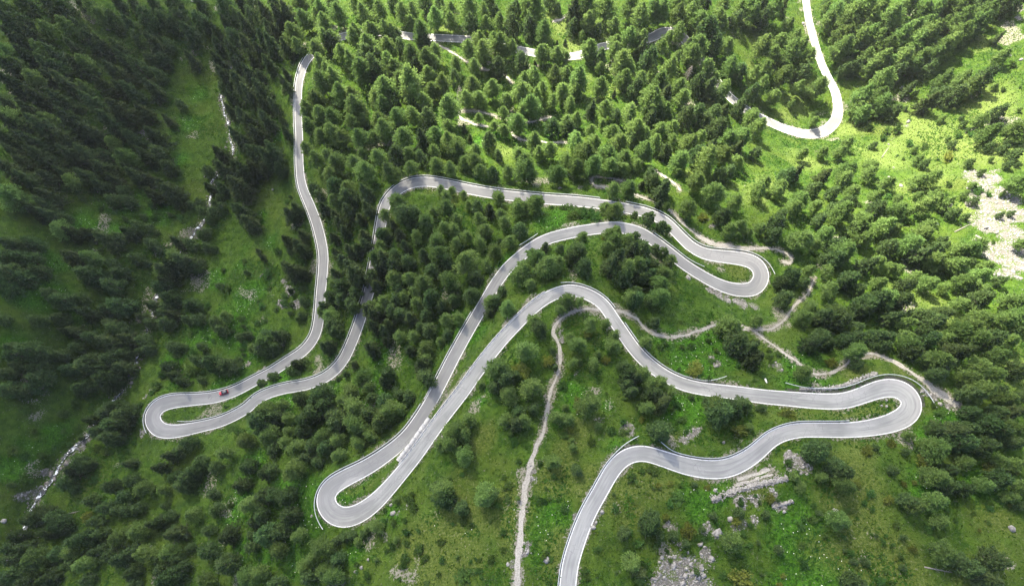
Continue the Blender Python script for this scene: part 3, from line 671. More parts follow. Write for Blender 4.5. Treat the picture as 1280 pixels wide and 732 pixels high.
TILES = [(c*320, r*183) for r in range(4) for c in range(4)]
TREES = {
 0: dict(P="150,40,50 330,50,50 740,100,70 700,200,40 900,90,50 940,160,50 1000,110,50 880,130,50 1040,130,40 1130,40,60 1180,80,40 580,110,60 770,220,50 820,300,50 850,230,40 800,380,40 900,520,28",
         S="40,100,70 30,320,60 60,420,60 390,130,50 380,320,60 330,420,50 520,230,55 590,240,50 560,350,50 620,380,45 530,440,60 480,530,60 600,560,70 560,620,70 320,520,65 380,620,70 460,660,60 660,690,60 190,490,55 160,560,50 220,640,60 60,620,60 30,690,50 180,720,60 340,710,60 720,560,50 960,300,40 840,600,35 230,320,60 270,270,50 120,270,50 460,200,50 1230,130,40 1160,250,45 1190,330,50 1200,420,60 1250,380,50 1250,480,50 1160,500,40 1215,580,55 1260,620,60 1190,690,50 1240,720,50 1230,220,50 1260,290,45",
         L="350,150,60 240,150,50 470,50,50 510,90,50 440,330,55 170,390,55 240,600,50 140,560,40 60,610,60 430,440,40 570,720,40 100,330,45 730,220,35 40,260,50 20,30,60 120,40,45"),
 1: dict(S="40,60,50 100,30,50 110,80,60 60,130,40 150,60,50 90,150,45 40,200,50 20,260,40 80,230,50 150,240,45 60,320,40 20,380,30 150,370,28 162,420,38 40,520,50 90,530,45 50,600,60 20,450,50 172,660,33 130,600,25 10,680,50 1040,640,18 1070,690,20",
         L="240,100,50 190,180,55 210,230,45 290,230,42 330,60,50 310,90,45 420,80,50 340,190,40 380,190,40 500,30,50 540,110,45 570,150,45 490,190,52 430,265,45 470,300,40 530,350,70 560,230,60 610,280,50 650,140,40 700,130,35 660,240,50 650,450,65 660,310,45 500,540,60 420,460,55 480,480,45 320,310,45 330,420,52 360,360,40 390,390,45 600,500,60 640,530,50 540,600,40 620,610,50 640,650,55 740,690,60 520,700,55 430,690,60 380,660,50 330,680,55 380,590,55 320,570,50 250,570,38 265,620,42 590,690,45 730,60,40 780,60,40 830,130,50 770,130,35 980,60,50 1070,50,55 1140,60,30 1150,120,40 1220,110,40 1190,210,50 1130,170,40 1250,260,36 1270,60,40 1120,280,50 1060,250,42 900,265,45 780,280,50 850,300,50 890,320,45 860,370,50 930,420,50 770,420,70 720,400,50 1000,320,40 1090,340,45 1080,430,55 1180,440,55 960,550,60 840,510,40 1110,595,28 1190,630,38 1240,565,42 1240,650,40 900,680,50 960,710,45 1010,720,40",
         P="345,115,55 560,280,50 590,340,60 720,230,45 850,200,38 690,340,45 800,330,40 1210,330,50 1200,60,40 880,450,45 990,380,40 830,700,45 690,500,50"),
 2: dict(L="110,50,70 160,150,52 80,40,50 370,40,60 380,110,50 470,40,55 590,30,60 640,90,65 700,60,60 760,80,55 830,80,50 890,70,50 160,265,45 230,270,45 270,290,35 380,240,52 350,180,28 60,400,50 110,380,45 50,470,55 150,460,50 100,550,55 120,490,40 210,370,45 270,370,35 200,510,40 250,460,50 330,400,65 320,450,50 290,520,35 320,590,45 440,430,45 440,340,30 460,550,50 510,250,42 540,320,60 580,340,45 580,190,48 640,175,35 640,400,45 590,560,60 700,500,70 790,340,60 740,400,50 780,200,42 745,240,38 820,290,40 850,490,55 840,430,40 760,560,55 800,640,45 740,650,45 620,640,50 500,660,50 450,620,30 390,650,30 320,700,50 110,700,50 30,620,50 50,570,40 270,620,40 900,170,42 1030,90,45 1045,115,40 1080,430,38 1090,330,50 1200,380,50 1200,590,55 1230,640,45 1150,690,60 1080,700,50 940,690,40 900,710,50 1260,340,40 1240,430,40 970,350,50 1080,230,50 1250,240,50 1140,40,40",
         P="20,50,40 230,40,25 310,50,50 40,310,45 70,350,30 80,190,25 430,150,28 440,290,50 560,400,60 620,450,45 690,300,60 650,245,38 950,230,70 900,280,50 980,150,70 880,230,36 930,420,45 990,430,50 1030,480,38 920,570,55 870,590,50 1030,640,60 960,600,50 1180,490,50 1065,545,42 400,540,40 280,640,40 770,470,50 660,670,40 860,130,45 940,110,50 1200,80,50 1250,100,50 1180,40,50 1250,20,50 700,360,40 600,690,40 800,700,40 1000,720,40 1140,360,50 1010,230,50",
         S="510,470,18 265,210,12 225,215,12 115,310,14"),
 3: dict(L="370,240,50 350,275,42 510,170,50 480,150,40 450,200,60 500,90,50 600,100,60 540,200,40 590,230,60 660,180,60 720,150,50 780,120,50 800,180,65 740,210,60 830,60,60 770,60,50 880,40,50 650,60,50 700,30,50 560,40,60 480,40,60 420,70,50 330,60,50 290,40,30 300,100,45 370,130,60 390,180,50 340,180,35 560,310,50 510,340,50 600,320,50 660,310,50 690,270,50 760,290,50 730,330,45 830,280,60 870,250,60 910,220,50 960,170,60 1010,130,55 870,120,40 930,60,50 960,100,50 80,380,50 245,440,55 150,440,38 200,290,42 110,260,50 60,210,50 130,190,45 30,260,40 100,130,40 160,240,42 30,490,40 440,490,50 550,480,45 560,530,50 470,570,50 425,550,45 230,605,30 120,520,18 860,410,45 960,400,50 920,440,40 1160,290,45 1060,600,40 1100,670,50 1250,650,50 390,720,35",
         P="800,510,55 860,470,45 930,480,50 1000,440,60 1060,400,60 630,560,45 710,440,35 1150,560,45 380,350,38 640,370,50 1060,110,60 1090,60,50 1180,30,50 1240,20,50 1150,190,30 30,40,50 80,20,40 170,370,50 240,570,18 690,540,12 970,590,12 980,20,50 1050,20,50 1120,20,50 290,20,30"),
 4: dict(S="60,120,60 60,20,50 160,20,50 220,60,60 120,80,50 310,130,50 350,40,60 430,150,55 440,40,60 510,110,50 510,200,45 650,120,45 680,150,50 740,160,50 760,240,45 840,210,50 870,240,50 240,250,50 230,290,50 180,320,60 240,340,50 360,430,45 440,430,40 360,550,55 880,470,45 910,570,60 960,580,50 870,600,60 830,620,50 840,680,50 1120,120,55 1190,110,55 1190,200,60 1230,130,50 1270,110,50 1110,50,50 1090,100,30 1260,30,40 1220,330,50 1245,380,45 1190,320,40",
         P="560,270,40 620,230,40 640,270,40 540,470,50 600,460,40 640,430,40 700,400,40 680,560,40 760,490,40 40,480,50 100,500,60 160,480,50 40,560,60 130,560,60 60,640,60 130,660,50 30,700,60 480,650,60 440,640,50 560,690,50 600,640,50 560,590,40 820,710,50 980,600,40 1010,440,36 1035,425,30 1075,285,24 1110,300,25 1095,255,24 1050,370,28 1100,700,28 1030,500,30 1070,510,25 960,290,30 1000,280,28",
         L="50,240,70 110,270,50 630,60,50 300,420,45 460,560,50 870,550,45 810,620,50 570,0,30"),
 5: dict(S="170,340,45 200,310,38 210,490,55 155,470,40 240,520,36 230,440,36 180,620,55 235,630,45 150,600,40 30,550,25 10,520,20 60,60,60 90,30,50 40,110,40 20,40,40 120,110,38 170,720,18 500,630,60 470,600,50 520,360,40 420,380,45 400,350,40 440,420,40 470,520,45 510,510,45 550,480,40 540,440,36 400,530,38 385,450,30 430,560,35 720,440,45 685,390,28 600,690,45 600,620,40 840,540,40",
         L="300,60,52 360,50,40 400,90,60 380,140,50 500,90,45 530,40,40 610,60,50 560,130,60 670,140,50 890,30,45 1040,80,45 970,110,40 1090,80,45 1120,120,46 1010,20,50 1100,20,50 630,430,38 932,190,24 982,210,22 1220,240,46 1042,230,22 890,330,40 950,250,38 940,410,45 990,420,35 1000,360,45 1060,290,28 1110,360,40 1150,420,50 1000,490,40 1120,490,45 1050,580,65 970,680,60 770,660,40 690,660,50 1240,380,35 1220,340,40 1260,130,40",
         P="290,210,42 315,245,34 460,220,50 400,200,55 700,40,60 760,40,50 820,60,40 720,280,45 790,340,45 740,340,50 700,310,30 600,550,45 640,560,50 700,540,50 760,580,50 690,600,50 900,480,50 920,540,50 880,620,55 840,680,50 950,570,45 720,710,40 430,700,50 390,690,34 350,670,22 460,250,50 1205,712,36 1220,470,25 1110,300,36 1210,40,30"),
 6: dict(L="80,120,62 230,140,62 60,70,40 270,80,45 320,100,50 370,40,60 410,100,50 480,50,60 490,110,45 560,60,60 550,110,48 620,90,40 590,200,45 660,30,50 190,20,50 130,30,40 30,40,40 840,70,60 970,70,60 1060,50,50 920,180,60 1010,240,60 880,310,45 820,130,22 500,250,42 470,285,36 530,290,42 510,320,46 780,295,26 1110,280,40 1080,420,42 1130,400,48 1180,430,40 1240,410,40 1230,220,50 1260,180,40 350,440,38 230,580,50 130,570,55 110,540,36 180,600,60 60,620,55 30,650,45 90,690,40 485,400,36 520,410,36 40,250,28 110,240,34 30,310,45 60,300,35 120,290,45 620,720,32 280,720,22",
         P="700,180,50 760,200,45 750,230,45 1060,340,50 1080,130,50 1040,140,40 940,40,50 1120,20,50 770,20,40 680,360,42 620,310,22 750,400,38 780,410,33 160,500,33 240,510,30 330,520,50 370,600,50 300,560,40 470,500,45 510,470,50 580,465,38 610,450,36 650,520,60 600,520,60 530,560,60 500,590,60 570,610,60 620,600,50 660,590,50 710,600,50 730,500,36 760,525,40 788,565,36 780,595,36 750,640,60 690,640,50 640,660,50 560,650,50 740,690,50 40,420,50 1220,30,40 690,130,36",
         S="650,190,25 735,285,26", Y="950,355,28 460,430,35", B="320,350,35 370,340,40 260,310,25 200,292,14 400,292,12 300,310,25 420,360,24"),
 7: dict(L="60,200,45 40,230,40 160,270,60 130,310,50 400,120,50 380,160,50 500,140,45 520,110,40 540,250,40 420,230,50 270,30,40 360,30,40 170,40,30 810,160,40 760,170,40 840,260,45 780,300,50 890,280,40 620,340,50 660,310,40 580,400,60 620,420,50 460,390,60 760,450,60 700,490,60 800,400,50 840,570,50 900,590,40 1010,510,50 960,520,45 1060,490,40 1090,600,40 1040,650,50 980,680,45 170,470,65 125,465,40 230,490,45 540,580,50 600,610,40 640,620,40 560,680,45 800,690,50 880,710,40 300,620,40 200,620,40 1020,700,40 1260,490,30 1060,720,40 980,240,26",
         P="100,140,45 140,130,40 280,150,40 230,210,40 390,290,60 360,330,55 330,310,40 240,300,40 450,420,55 480,460,50 350,490,60 380,520,60 290,430,45 340,560,50 290,560,40 40,390,50 30,440,45 70,340,40 760,540,50 820,520,50 870,500,40 500,590,50 410,660,60 370,680,50 460,710,40 650,260,30 700,330,30 870,470,25 930,340,35 990,350,20 880,310,25 940,600,45 990,590,40 1080,650,40 1160,670,30 730,650,35 1240,40,40 1180,10,30 1100,5,30 1160,340,18 1070,130,20 120,650,55 70,680,45 180,680,40 1240,190,55 1215,335,16",
         Y="905,55,28", B="690,380,24 1130,480,14 850,65,10 650,45,8 600,250,20"),
 8: dict(P="380,190,45 330,190,30 150,290,60 220,300,50 300,310,40 80,310,50 110,370,50 180,380,50 60,270,40 340,380,50 440,370,60 480,340,50 530,380,60 560,330,60 610,370,50 530,430,60 590,430,50 620,300,40 480,230,50 540,240,60 560,160,50 600,60,60 530,80,50 640,60,50 590,180,50 640,230,50 720,240,45 740,280,36 700,290,30 710,120,30 750,150,32 830,150,50 860,110,40 820,100,40 840,70,40 850,30,45 960,60,60 940,130,40 990,130,40 1080,150,40 1110,180,40 870,270,40 900,270,35 840,370,40 1010,270,30 1140,355,50 1060,350,50 990,335,40 1200,220,30 1230,210,30 570,560,50 540,600,50 600,610,50 560,660,60 620,650,50 470,640,50 500,690,50 640,590,50 560,720,50 170,470,50 100,490,50 40,480,50 30,400,50 200,430,50 1245,600,18",
         S="860,410,40 900,440,40", L="1130,120,40 1260,280,30",
         B="780,460,25 810,410,30 940,390,40 970,400,30 960,310,30 880,310,30 1240,500,14 1130,570,12 1150,672,26 1190,690,25 1272,470,14 760,500,20 700,560,24 660,620,24"),
 9: dict(P="60,210,50 110,210,40 40,250,50 30,280,50 100,270,40 140,200,25 380,160,55 400,190,50 230,110,25 210,130,20 240,40,30 170,100,15 430,30,50 380,20,40 480,50,40 620,80,40 700,30,45 680,90,45 740,20,40 870,30,50 930,60,50 990,30,40 720,110,45 770,120,45 860,180,55 820,170,40 660,410,50 640,440,40 720,510,40 760,520,45 700,490,25 200,355,46 180,390,33 90,420,33 30,450,30 330,510,60 300,540,60 350,560,60 290,600,60 220,530,50 250,640,60 400,650,60 380,620,50 430,540,40 450,402,22 412,430,20 640,550,50 660,600,50 620,640,50 570,600,50 60,590,70 30,640,70 100,610,60 140,560,45 230,690,50 160,690,40 330,720,50 60,720,60 770,290,40 830,360,50 850,420,50 850,330,40 1220,370,60 1170,360,36 1250,430,60 1260,500,50 1190,470,40 1190,40,45 1170,100,36 530,80,45 575,60,36",
         S="320,75,36 350,270,45 372,258,40 490,355,25 590,110,50 640,180,50 590,165,45 650,240,35 570,270,45 590,285,40 660,150,45",
         L="370,115,46 720,220,40 800,50,45 640,40,35 840,280,50 920,240,25 720,580,50 500,580,55 500,660,60 530,430,50 560,470,40 1115,450,26 1260,70,50 1010,680,60 970,690,46 1060,630,40 1040,700,50 1240,640,40",
         B="250,350,25 380,452,16 440,390,20 270,380,16"),
 10: dict(L="100,130,46 60,290,60 240,80,30 330,50,32 390,150,40 470,150,32 330,260,50 300,350,35 410,350,35 430,300,20 290,215,30 110,470,60 510,210,36 510,265,52 740,450,44 670,570,50 380,560,60 220,620,45 280,630,35 670,250,35 1220,140,45 1190,670,25 265,570,20",
         P="140,170,50 270,40,46 340,340,25 220,370,20 30,590,50 50,630,50 20,650,50 110,580,40 20,410,36 200,285,18 580,400,55 620,420,55 650,400,42 580,450,50 600,490,40 690,450,34 560,365,36 700,500,46 760,540,60 790,500,36 740,690,60 900,510,22 980,540,28 1050,600,70 1010,570,50 1110,580,60 1150,550,50 1170,520,34 1245,565,26 720,140,40 620,30,50 590,20,40 740,20,60 1090,170,66 1060,150,56 1130,240,70 1180,280,60 1220,320,60 1210,260,45 1100,250,50 690,50,25",
         Y="470,335,30 380,210,25 60,380,35 650,630,20 340,560,33 290,690,20 180,340,33 920,390,42 1130,690,36", B="850,270,20 560,700,28 500,690,25 430,445,10 800,580,22 830,560,20 640,470,18"),
 11: dict(P="80,30,50 270,220,60 230,250,50 300,250,50 360,140,60 300,130,60 350,100,60 270,110,50 390,240,50 440,220,40 440,180,40 500,60,60 460,90,60 540,40,60 600,30,60 620,120,50 660,40,60 540,220,50 590,220,50 580,260,42 700,260,60 720,290,52 760,200,50 800,230,50 830,140,60 880,110,50 780,110,50 850,330,60 880,350,60 810,340,44 930,290,60 980,290,50 1010,420,60 1060,370,50 1000,500,60 1060,480,60 1200,530,60 1240,590,60 1150,600,50 1000,590,46 1110,660,60 1150,690,60 980,680,50 930,690,55 700,712,34 960,60,40 1170,140,60 1240,120,50 1250,180,40 170,395,44 440,355,36 1250,520,40 1060,30,60",
          L="170,120,46 210,80,45 430,300,56 960,190,60 1000,170,60 1030,220,60 1060,140,50 1020,130,50 690,150,45 700,220,40 1150,310,50 1130,400,45 1220,50,50 740,100,40", Y="320,350,42 115,570,38", B="560,300,16 830,560,16 870,600,24 820,640,16"),
 12: dict(P="400,120,60 360,150,50 440,130,40 330,220,50 640,120,33 660,210,50 800,140,45 850,80,40 900,60,42 950,20,40 890,190,50 940,190,55 980,160,50 1000,120,46 920,230,50 620,290,45 590,350,40 640,350,45 690,340,40 800,410,50 760,420,45 850,380,40 820,330,25 1060,270,42 1080,350,35 880,470,60 850,470,40 1040,560,60 1130,490,60 1140,620,60 820,650,60 850,690,60 880,600,45 910,640,50 560,580,50 480,560,50 450,490,60 400,500,50 500,470,40 280,390,50 210,380,50 160,400,50 300,430,50 240,460,45 90,480,50 60,540,50 120,530,45 50,600,60 60,680,50 150,710,50 230,700,50 290,570,40 440,700,40 1200,230,50 1250,320,50 1260,410,40 1260,480,30 950,540,25",
          S="620,590,66", L="690,460,50 590,490,45 180,600,60 210,590,45 960,370,50 820,250,30 840,570,50 1030,700,50 1240,690,60 700,350,25", Y="440,380,33", B="1000,350,14 520,60,20 560,60,14 1150,330,20 470,200,18"),
 13: dict(P="210,40,60 280,40,50 340,40,55 40,170,50 80,160,40 90,290,50 160,290,50 40,280,50 170,380,60 50,480,70 110,470,60 20,380,50 390,510,30 440,490,32 480,480,28 540,470,30 600,430,38 30,660,50 240,640,50 260,690,50 340,650,50 930,250,60 910,230,40 940,300,60 1030,345,45 250,90,40",
          L="190,150,60 340,540,60 280,590,45 380,680,60 1140,290,60 1180,270,40 1040,80,50 970,20,50 920,25,36 560,440,30 510,510,25 700,300,22", B="770,300,30 1040,680,46 780,270,16 720,100,7 540,240,9 450,690,18 1210,330,16 640,410,18"),
 14: dict(P="330,150,40 200,110,50 690,430,60 560,470,45 700,400,50 740,480,28 810,480,28 600,620,60 640,670,40 1140,365,36 1010,380,28",
          L="1090,500,58 640,690,38 300,40,25", Y="880,455,42 1140,700,58 770,390,20", B="600,190,28 650,160,22 710,150,25 520,350,22 1130,580,20 260,350,26 230,300,18 830,290,30 780,560,14 950,490,18 1190,430,16 380,690,24 360,660,16"),
 15: dict(P="240,60,60 340,130,60 370,160,60 380,230,50 280,30,40 350,400,50 390,415,35 630,155,28 690,60,28 910,150,40 980,240,60 900,230,50 730,330,60 700,310,45 860,410,40 1160,200,60 880,560,60 1010,640,60 960,600,45 1120,600,60 1110,700,60 440,715,50 60,550,32 1080,30,60 960,20,60 1270,330,30 680,490,18 540,40,18",
          L="850,50,60 830,190,60 830,300,60 265,190,33 170,235,33 130,185,28 800,25,36", Y="780,118,38 625,20,28 1110,145,35 445,220,25 500,60,30", B="180,400,20 230,400,22 590,480,14 210,60,20 100,115,20"),
}
KIND = dict(L='larch', P='pine', S='spruce', Y='ybush', B='shrub')
items = []
for ti, dct in TREES.items():
    ox, oy = TILES[ti]
    for k, txt in dct.items():
        for t in txt.split():
            x, y, r = [float(v) for v in t.split(',')]
            items.append((ox + x/4, oy + y/4, r/4, KIND[k]))
hr = np.random.default_rng(21)
items = [(x, y, r*hr.uniform(.84, 1.14), ('larch' if u < .26 and x > 280 else 'spruce' if u > .86 else k) if k == 'pine' and r > 7 else k) for (x, y, r, k), u in zip(items, hr.random(len(items)))]
OVER = "468,322,13 465,345,13 470,306,10 395,62,12 412,50,12 445,42,11 468,40,9 495,42,8 525,46,10 600,52,12 625,56,12 640,60,9 675,68,11 695,72,11 735,66,10 770,54,11 795,50,10 865,62,12 880,85,12 892,98,10 925,133,11 940,143,9 384,135,9 383,185,9 385,160,9 400,388,9 445,385,10 607,374,11 905,113,10 480,268,9 476,292,11"
OV0 = len(items)
for t in OVER.split():
    x, y, r = [float(v) for v in t.split(',')]; items.append((x, y, r, ('larch', 'larch', 'pine')[int(hr.integers(3))]))
OV1 = len(items)
ZONES = [
 ("0,0 250,0 230,50 200,90 190,150 215,215 170,240 60,235 0,240", 'SSSPL', 10, 15, 34),
 ("268,0 330,0 345,60 330,110 300,190 284,180 292,150 272,90", 'SSSP', 9, 13, 40),
 ("340,0 960,0 960,30 600,36 400,34", 'LLLPP', 9, 14, 38),
 ("390,90 420,66 560,74 640,92 700,96 800,72 880,96 940,170 930,210 800,200 640,220 500,215 400,230 385,160", 'LLLPP', 10, 15, 62),
 ("1020,0 1230,0 1220,40 1180,80 1100,110 1050,80", 'LLLP', 10, 14, 40),
 ("960,190 1060,190 1120,230 1200,330 1280,430 1280,640 1200,600 1130,460 1060,440 1000,400 1000,320", 'PPLL', 10, 15, 22),
 ("480,300 500,260 620,258 650,290 600,350 560,420 530,460 500,420 470,400", 'LLPPS', 9, 14, 60),
 ("0,640 60,640 150,600 260,560 330,530 390,590 380,660 430,700 350,732 0,732", 'PPLL', 9, 14, 22),
 ("0,320 60,330 150,400 170,440 120,500 0,490 0,440", 'PPPS', 9, 14, 10),
 ("390,230 470,240 465,330 440,390 410,360 412,300", 'SSPL', 9, 13, 30),
 ("300,515 430,490 520,490 480,540 400,580 330,560", 'PPLL', 9, 13, 30),
 ("190,400 210,330 240,300 270,280 290,230 260,210 250,290 200,350 170,410", 'PPS', 8, 12, 20),
 ("470,640 560,600 640,540 700,450 850,500 860,540 700,570 700,640 690,732 430,732", 'BBBBBL', 2.5, 6.5, 70),
 ("735,610 860,600 1000,600 1150,560 1280,580 1280,732 725,732", 'BBBBYP', 2.5, 6.5, 80),
 ("200,450 300,300 350,220 375,250 385,400 300,470 230,480", 'BBBP', 2.5, 6, 36),
 ("1060,110 1280,60 1280,240 1120,270", 'BBLP', 2.5, 7, 46),
 ("780,390 930,400 1000,440 960,480 850,470 800,430", 'BBB', 2.5, 5, 24),
 ("0,500 110,500 130,560 60,590 0,620", 'BBP', 3, 7, 14),
 ("60,230 230,230 240,330 100,340", 'BBP', 3, 7, 22),
]
zr = np.random.default_rng(5)
def inpoly(x, y, P):
    c = False; j = len(P)-1
    for i in range(len(P)):
        if (P[i][1] > y) != (P[j][1] > y) and x < (P[j][0]-P[i][0])*(y-P[i][1])/(P[j][1]-P[i][1])+P[i][0]: c = not c
        j = i
    return c
HIDE = [(386, 30, 432, 76), (455, 300, 480, 395), (586, 40, 650, 60), (660, 60, 712, 76), (752, 45, 812, 62), (853, 45, 955, 146), (374, 120, 384, 150), (374, 175, 384, 200)]
vis = np.ones(len(RPX), bool)
for a, b, c, d in HIDE: vis &= ~((RPX[:, 0] > a) & (RPX[:, 0] < c) & (RPX[:, 1] > b) & (RPX[:, 1] < d))
keep_px = RPX[vis][::3]
path_px = np.vstack([np.c_[to_px(P[:, 0], P[:, 1], P[:, 2])][::3, :2] for P in PL])
for poly, kinds, r0, r1, cnt in ZONES:
    Pq = [tuple(map(float, t.split(','))) for t in poly.split()]
    xs, ys = [p[0] for p in Pq], [p[1] for p in Pq]; got = 0
    for _ in range(3000):
        if got >= cnt: break
        x, y = zr.uniform(min(xs), max(xs)), zr.uniform(min(ys), max(ys)); r = zr.uniform(r0, r1)
        if not inpoly(x, y, Pq): continue
        E_ = np.array([(a, b, c) for a, b, c, _ in items])
        if (np.hypot(E_[:, 0]-x, E_[:, 1]-y) < .72*(E_[:, 2]+r)).any(): continue
        if np.hypot(keep_px[:, 0]-x, keep_px[:, 1]-y).min() < r*1.05+5: continue
        if np.hypot(path_px[:, 0]-x, path_px[:, 1]-y).min() < r*.95+2: continue
        items.append((x, y, r, KIND[kinds[int(zr.integers(len(kinds)))]])); got += 1
    print('zone', poly[:12], got, cnt)
SHR = dict(larch=1.0, pine=.96, spruce=.96, ybush=1.05, shrub=1.1)
LAND = [(195, 515, 'the hairpin with the red car'), (290, 440, 'the meadow beside the valley arm'), (407, 625, 'the long grass tongue hairpin'),
        (560, 480, 'the two parallel straights'), (480, 420, 'the road leaving the wood'), (520, 240, 'the guard-railed forest bend'), (680, 270, 'the verge between stacked road arms'),
        (780, 320, 'the copse inside the crest bend'), (945, 345, 'the hairpin above bare gravel'), (700, 420, 'the curving gravel footpath'), (655, 640, 'the straight stony footpath'),
        (860, 415, 'the footpath across the herb meadow'), (850, 530, 'the slope between two road arms'), (1140, 505, 'the hairpin with gravel turnout'), (1010, 430, 'the forking footpath'),
        (930, 615, 'the ruined dry stone wall'), (840, 710, 'the pale rock slab'), (1100, 640, 'the open pasture with yellowish bushes'), (1220, 580, 'the shaded wood beyond the turnout'),
        (1120, 300, 'the sunlit wood edge'), (1245, 270, 'the pale scree slope'), (1180, 150, 'the sunlit grass slope'), (1035, 150, 'the sunlit far hairpin'), (1100, 50, 'the steep spur'),
        (880, 100, 'the far road glimpsed through trees'), (830, 45, 'the half-hidden far bend'), (700, 60, 'the sunlit roadside clearing'), (560, 50, 'the far road across the woods'),
        (600, 145, 'the looping forest trail'), (470, 120, 'the dense larch wood'), (420, 180, 'the wood above the valley arm'), (760, 130, 'the wood around the sunny glade'), (800, 230, 'the trail switchback below the wood'),
        (380, 320, 'the valley arm of the road'), (320, 60, 'the dark spruces above the gorge'), (290, 200, 'the stream gorge'), (180, 420, 'the foaming stream'), (60, 600, 'the small waterfall'),
        (60, 80, 'the shaded bank across the stream'), (230, 150, 'the shaded fern meadow'), (100, 290, 'the dark meadow across the stream'), (80, 450, 'the bushy bank across the stream'),
        (200, 640, 'the steep slope above the stream'), (60, 700, 'the slope falling to the waterfall'), (340, 680, 'the wood below the tongue hairpin'), (560, 640, 'the dry meadow beside the footpath'), (370, 560, 'the wood between two hairpins')]
LXY = np.array([(a, b) for a, b, _ in LAND])
KTXT = dict(larch=('light green larch', 'larch tree'), pine=('dark round pine', 'pine tree'), spruce=('dark pointed spruce', 'spruce tree'), ybush=('yellowish mountain pine bush', 'bush'), shrub=('low leafy shrub', 'shrub'))
ia = np.array([(a, b, c) for a, b, c, _ in items]); ik = [k for *_, k in items]
Hk = {k: VAR[k][0][2] for k in VAR}; Rk = {k: VAR[k][0][3] for k in VAR}
# first guess of scale from the distance, then the foot of each tree below its crown
dep = np.full(len(ia), 300.0); offs = np.zeros(len(ia))
for _ in range(3):
    sc = ia[:, 2] * np.array([SHR[k] for k in ik]) / FPX * dep / np.array([Rk[k] for k in ik])
    offs = sc * np.array([Hk[k] for k in ik]) * .52
    tx, ty = hit(ia[:, 0], ia[:, 1], offs)
    dep = to_px(tx, ty, ground(tx, ty) + offs)[2]
# keep trunks off the carriageway and the paths
def clear(tx, ty, need_r, need_p):
    for _ in range(12):
        e = 1.0
        def push(G, need, extra):
            d = sample(G, tx, ty) - extra
            gxx = sample(G, tx+e, ty) - sample(G, tx-e, ty); gyy = sample(G, tx, ty+e) - sample(G, tx, ty-e)
            m = np.hypot(gxx, gyy) + 1e-6
            k = np.where((d < need) & (m > .05), np.minimum(need - d, .7), 0)
            return gxx/m*k, gyy/m*k
        rwid = np.where(sample(RDG, tx, ty) < 100, sample(RWG, tx, ty)/2, 0)
        a, b = push(RDG, need_r, rwid); tx = tx + a; ty = ty + b
        a, b = push(PDG, need_p, 0); tx = tx + a; ty = ty + b
    return tx, ty
ov = (np.arange(len(ia)) >= OV0) & (np.arange(len(ia)) < OV1)
nr = np.array([1.6 + .35*s*Rk[k] if k not in ('ybush', 'shrub') else .8 + .9*s*Rk[k] for s, k in zip(sc, ik)])
nr[ov] = .7
npth = np.array([.5 + .3*s*Rk[k] for s, k in zip(sc, ik)])
tx, ty = clear(tx, ty, nr, npth)
tz = ground(tx, ty)
count = {}
order = np.argsort(-sc * np.array([Hk[k] for k in ik]) / dep)
stuff = {}
LIM = 300
for i in order:
    k = ik[i]; n = count.get(k, 0); count[k] = n + 1
    v = VAR[k][int(rng.integers(len(VAR[k])))]
    s = sc[i]; rzv = rng.random()*6.28; sz = s * rng.uniform(.9, 1.12)
    if k == 'pine' : sz *= 1.05
    if n >= LIM:
        stuff.setdefault(k, []).append((tx[i], ty[i], tz[i], s, sz, rzv)); continue
    px, py, _ = ia[i]
    dl = np.hypot(LXY[:, 0]-px, LXY[:, 1]-py); o2 = np.argsort(dl)
    lm = LAND[int(o2[0])][2]; lm2 = LAND[int(o2[1])][2]
    hh = sz*Hk[k]; hb = dict(larch=(11, 16, 20), pine=(8, 12, 15.5), spruce=(9, 14, 19), ybush=(3, 4.5, 6), shrub=(2, 3.4, 5))[k]
    size = ('small ', '', 'tall ', 'very tall ')[int(np.searchsorted(hb, hh))]
    dn = np.hypot(tx-tx[i], ty-ty[i]); dn[i] = 1e6; nb_ = int(dn.argmin()); gap = dn[nb_] / (Rk[k]*s + Rk[ik[nb_]]*sc[nb_])
    dr = sample(RDG, tx[i], ty[i]); dp = sample(PDG, tx[i], ty[i]); dw = sample(SDG, tx[i], ty[i])
    if dr < 9: rel_ = 'at the road edge'
    elif dp < 5: rel_ = 'beside the footpath'
    elif dw < 9: rel_ = 'on the stream bank'
    elif gap > 1.25: rel_ = 'standing alone'
    elif sz > 1.25*np.max(np.where(dn < 14, sc, 0)): rel_ = 'towering over its neighbours'
    elif ik[nb_] != k: rel_ = 'beside a ' + dict(larch='larch', pine='stone pine', spruce='spruce', ybush='yellowish bush', shrub='shrub')[ik[nb_]]
    elif dr < 18: rel_ = 'behind the roadside row'
    elif dw < 22: rel_ = 'above the stream'
    elif gap < .45: rel_ = 'crowded against its twin'
    elif gap > .85: rel_ = 'loosely spaced'
    else: rel_ = 'among its own kind'
    if dl[o2[1]] < dl[o2[0]]*1.35: rel_ += ', towards ' + lm2.replace('the ', '', 1)
    t = empty(NAMES[k], (tx[i], ty[i], tz[i]), rzv, (s, s, sz) if k not in ('shrub', 'ybush') else (s*rng.uniform(.75, 1.4), s*rng.uniform(.65, 1.05), sz*rng.uniform(.55, 1.0)))
    lab = f'{size}{KTXT[k][0]} {rel_}, near {lm}'
    lab = ' '.join(lab.split()[:99])
    if len(lab.split()) > 16: lab = f'{size}{KTXT[k][0]} {rel_.split(",")[0]}, near {lm}'
    tag(t, lab, KTXT[k][1], 'set: ' + lab)
    obj('crown', v[0], t); obj('trunk', v[1], t)
print('TREES', count)
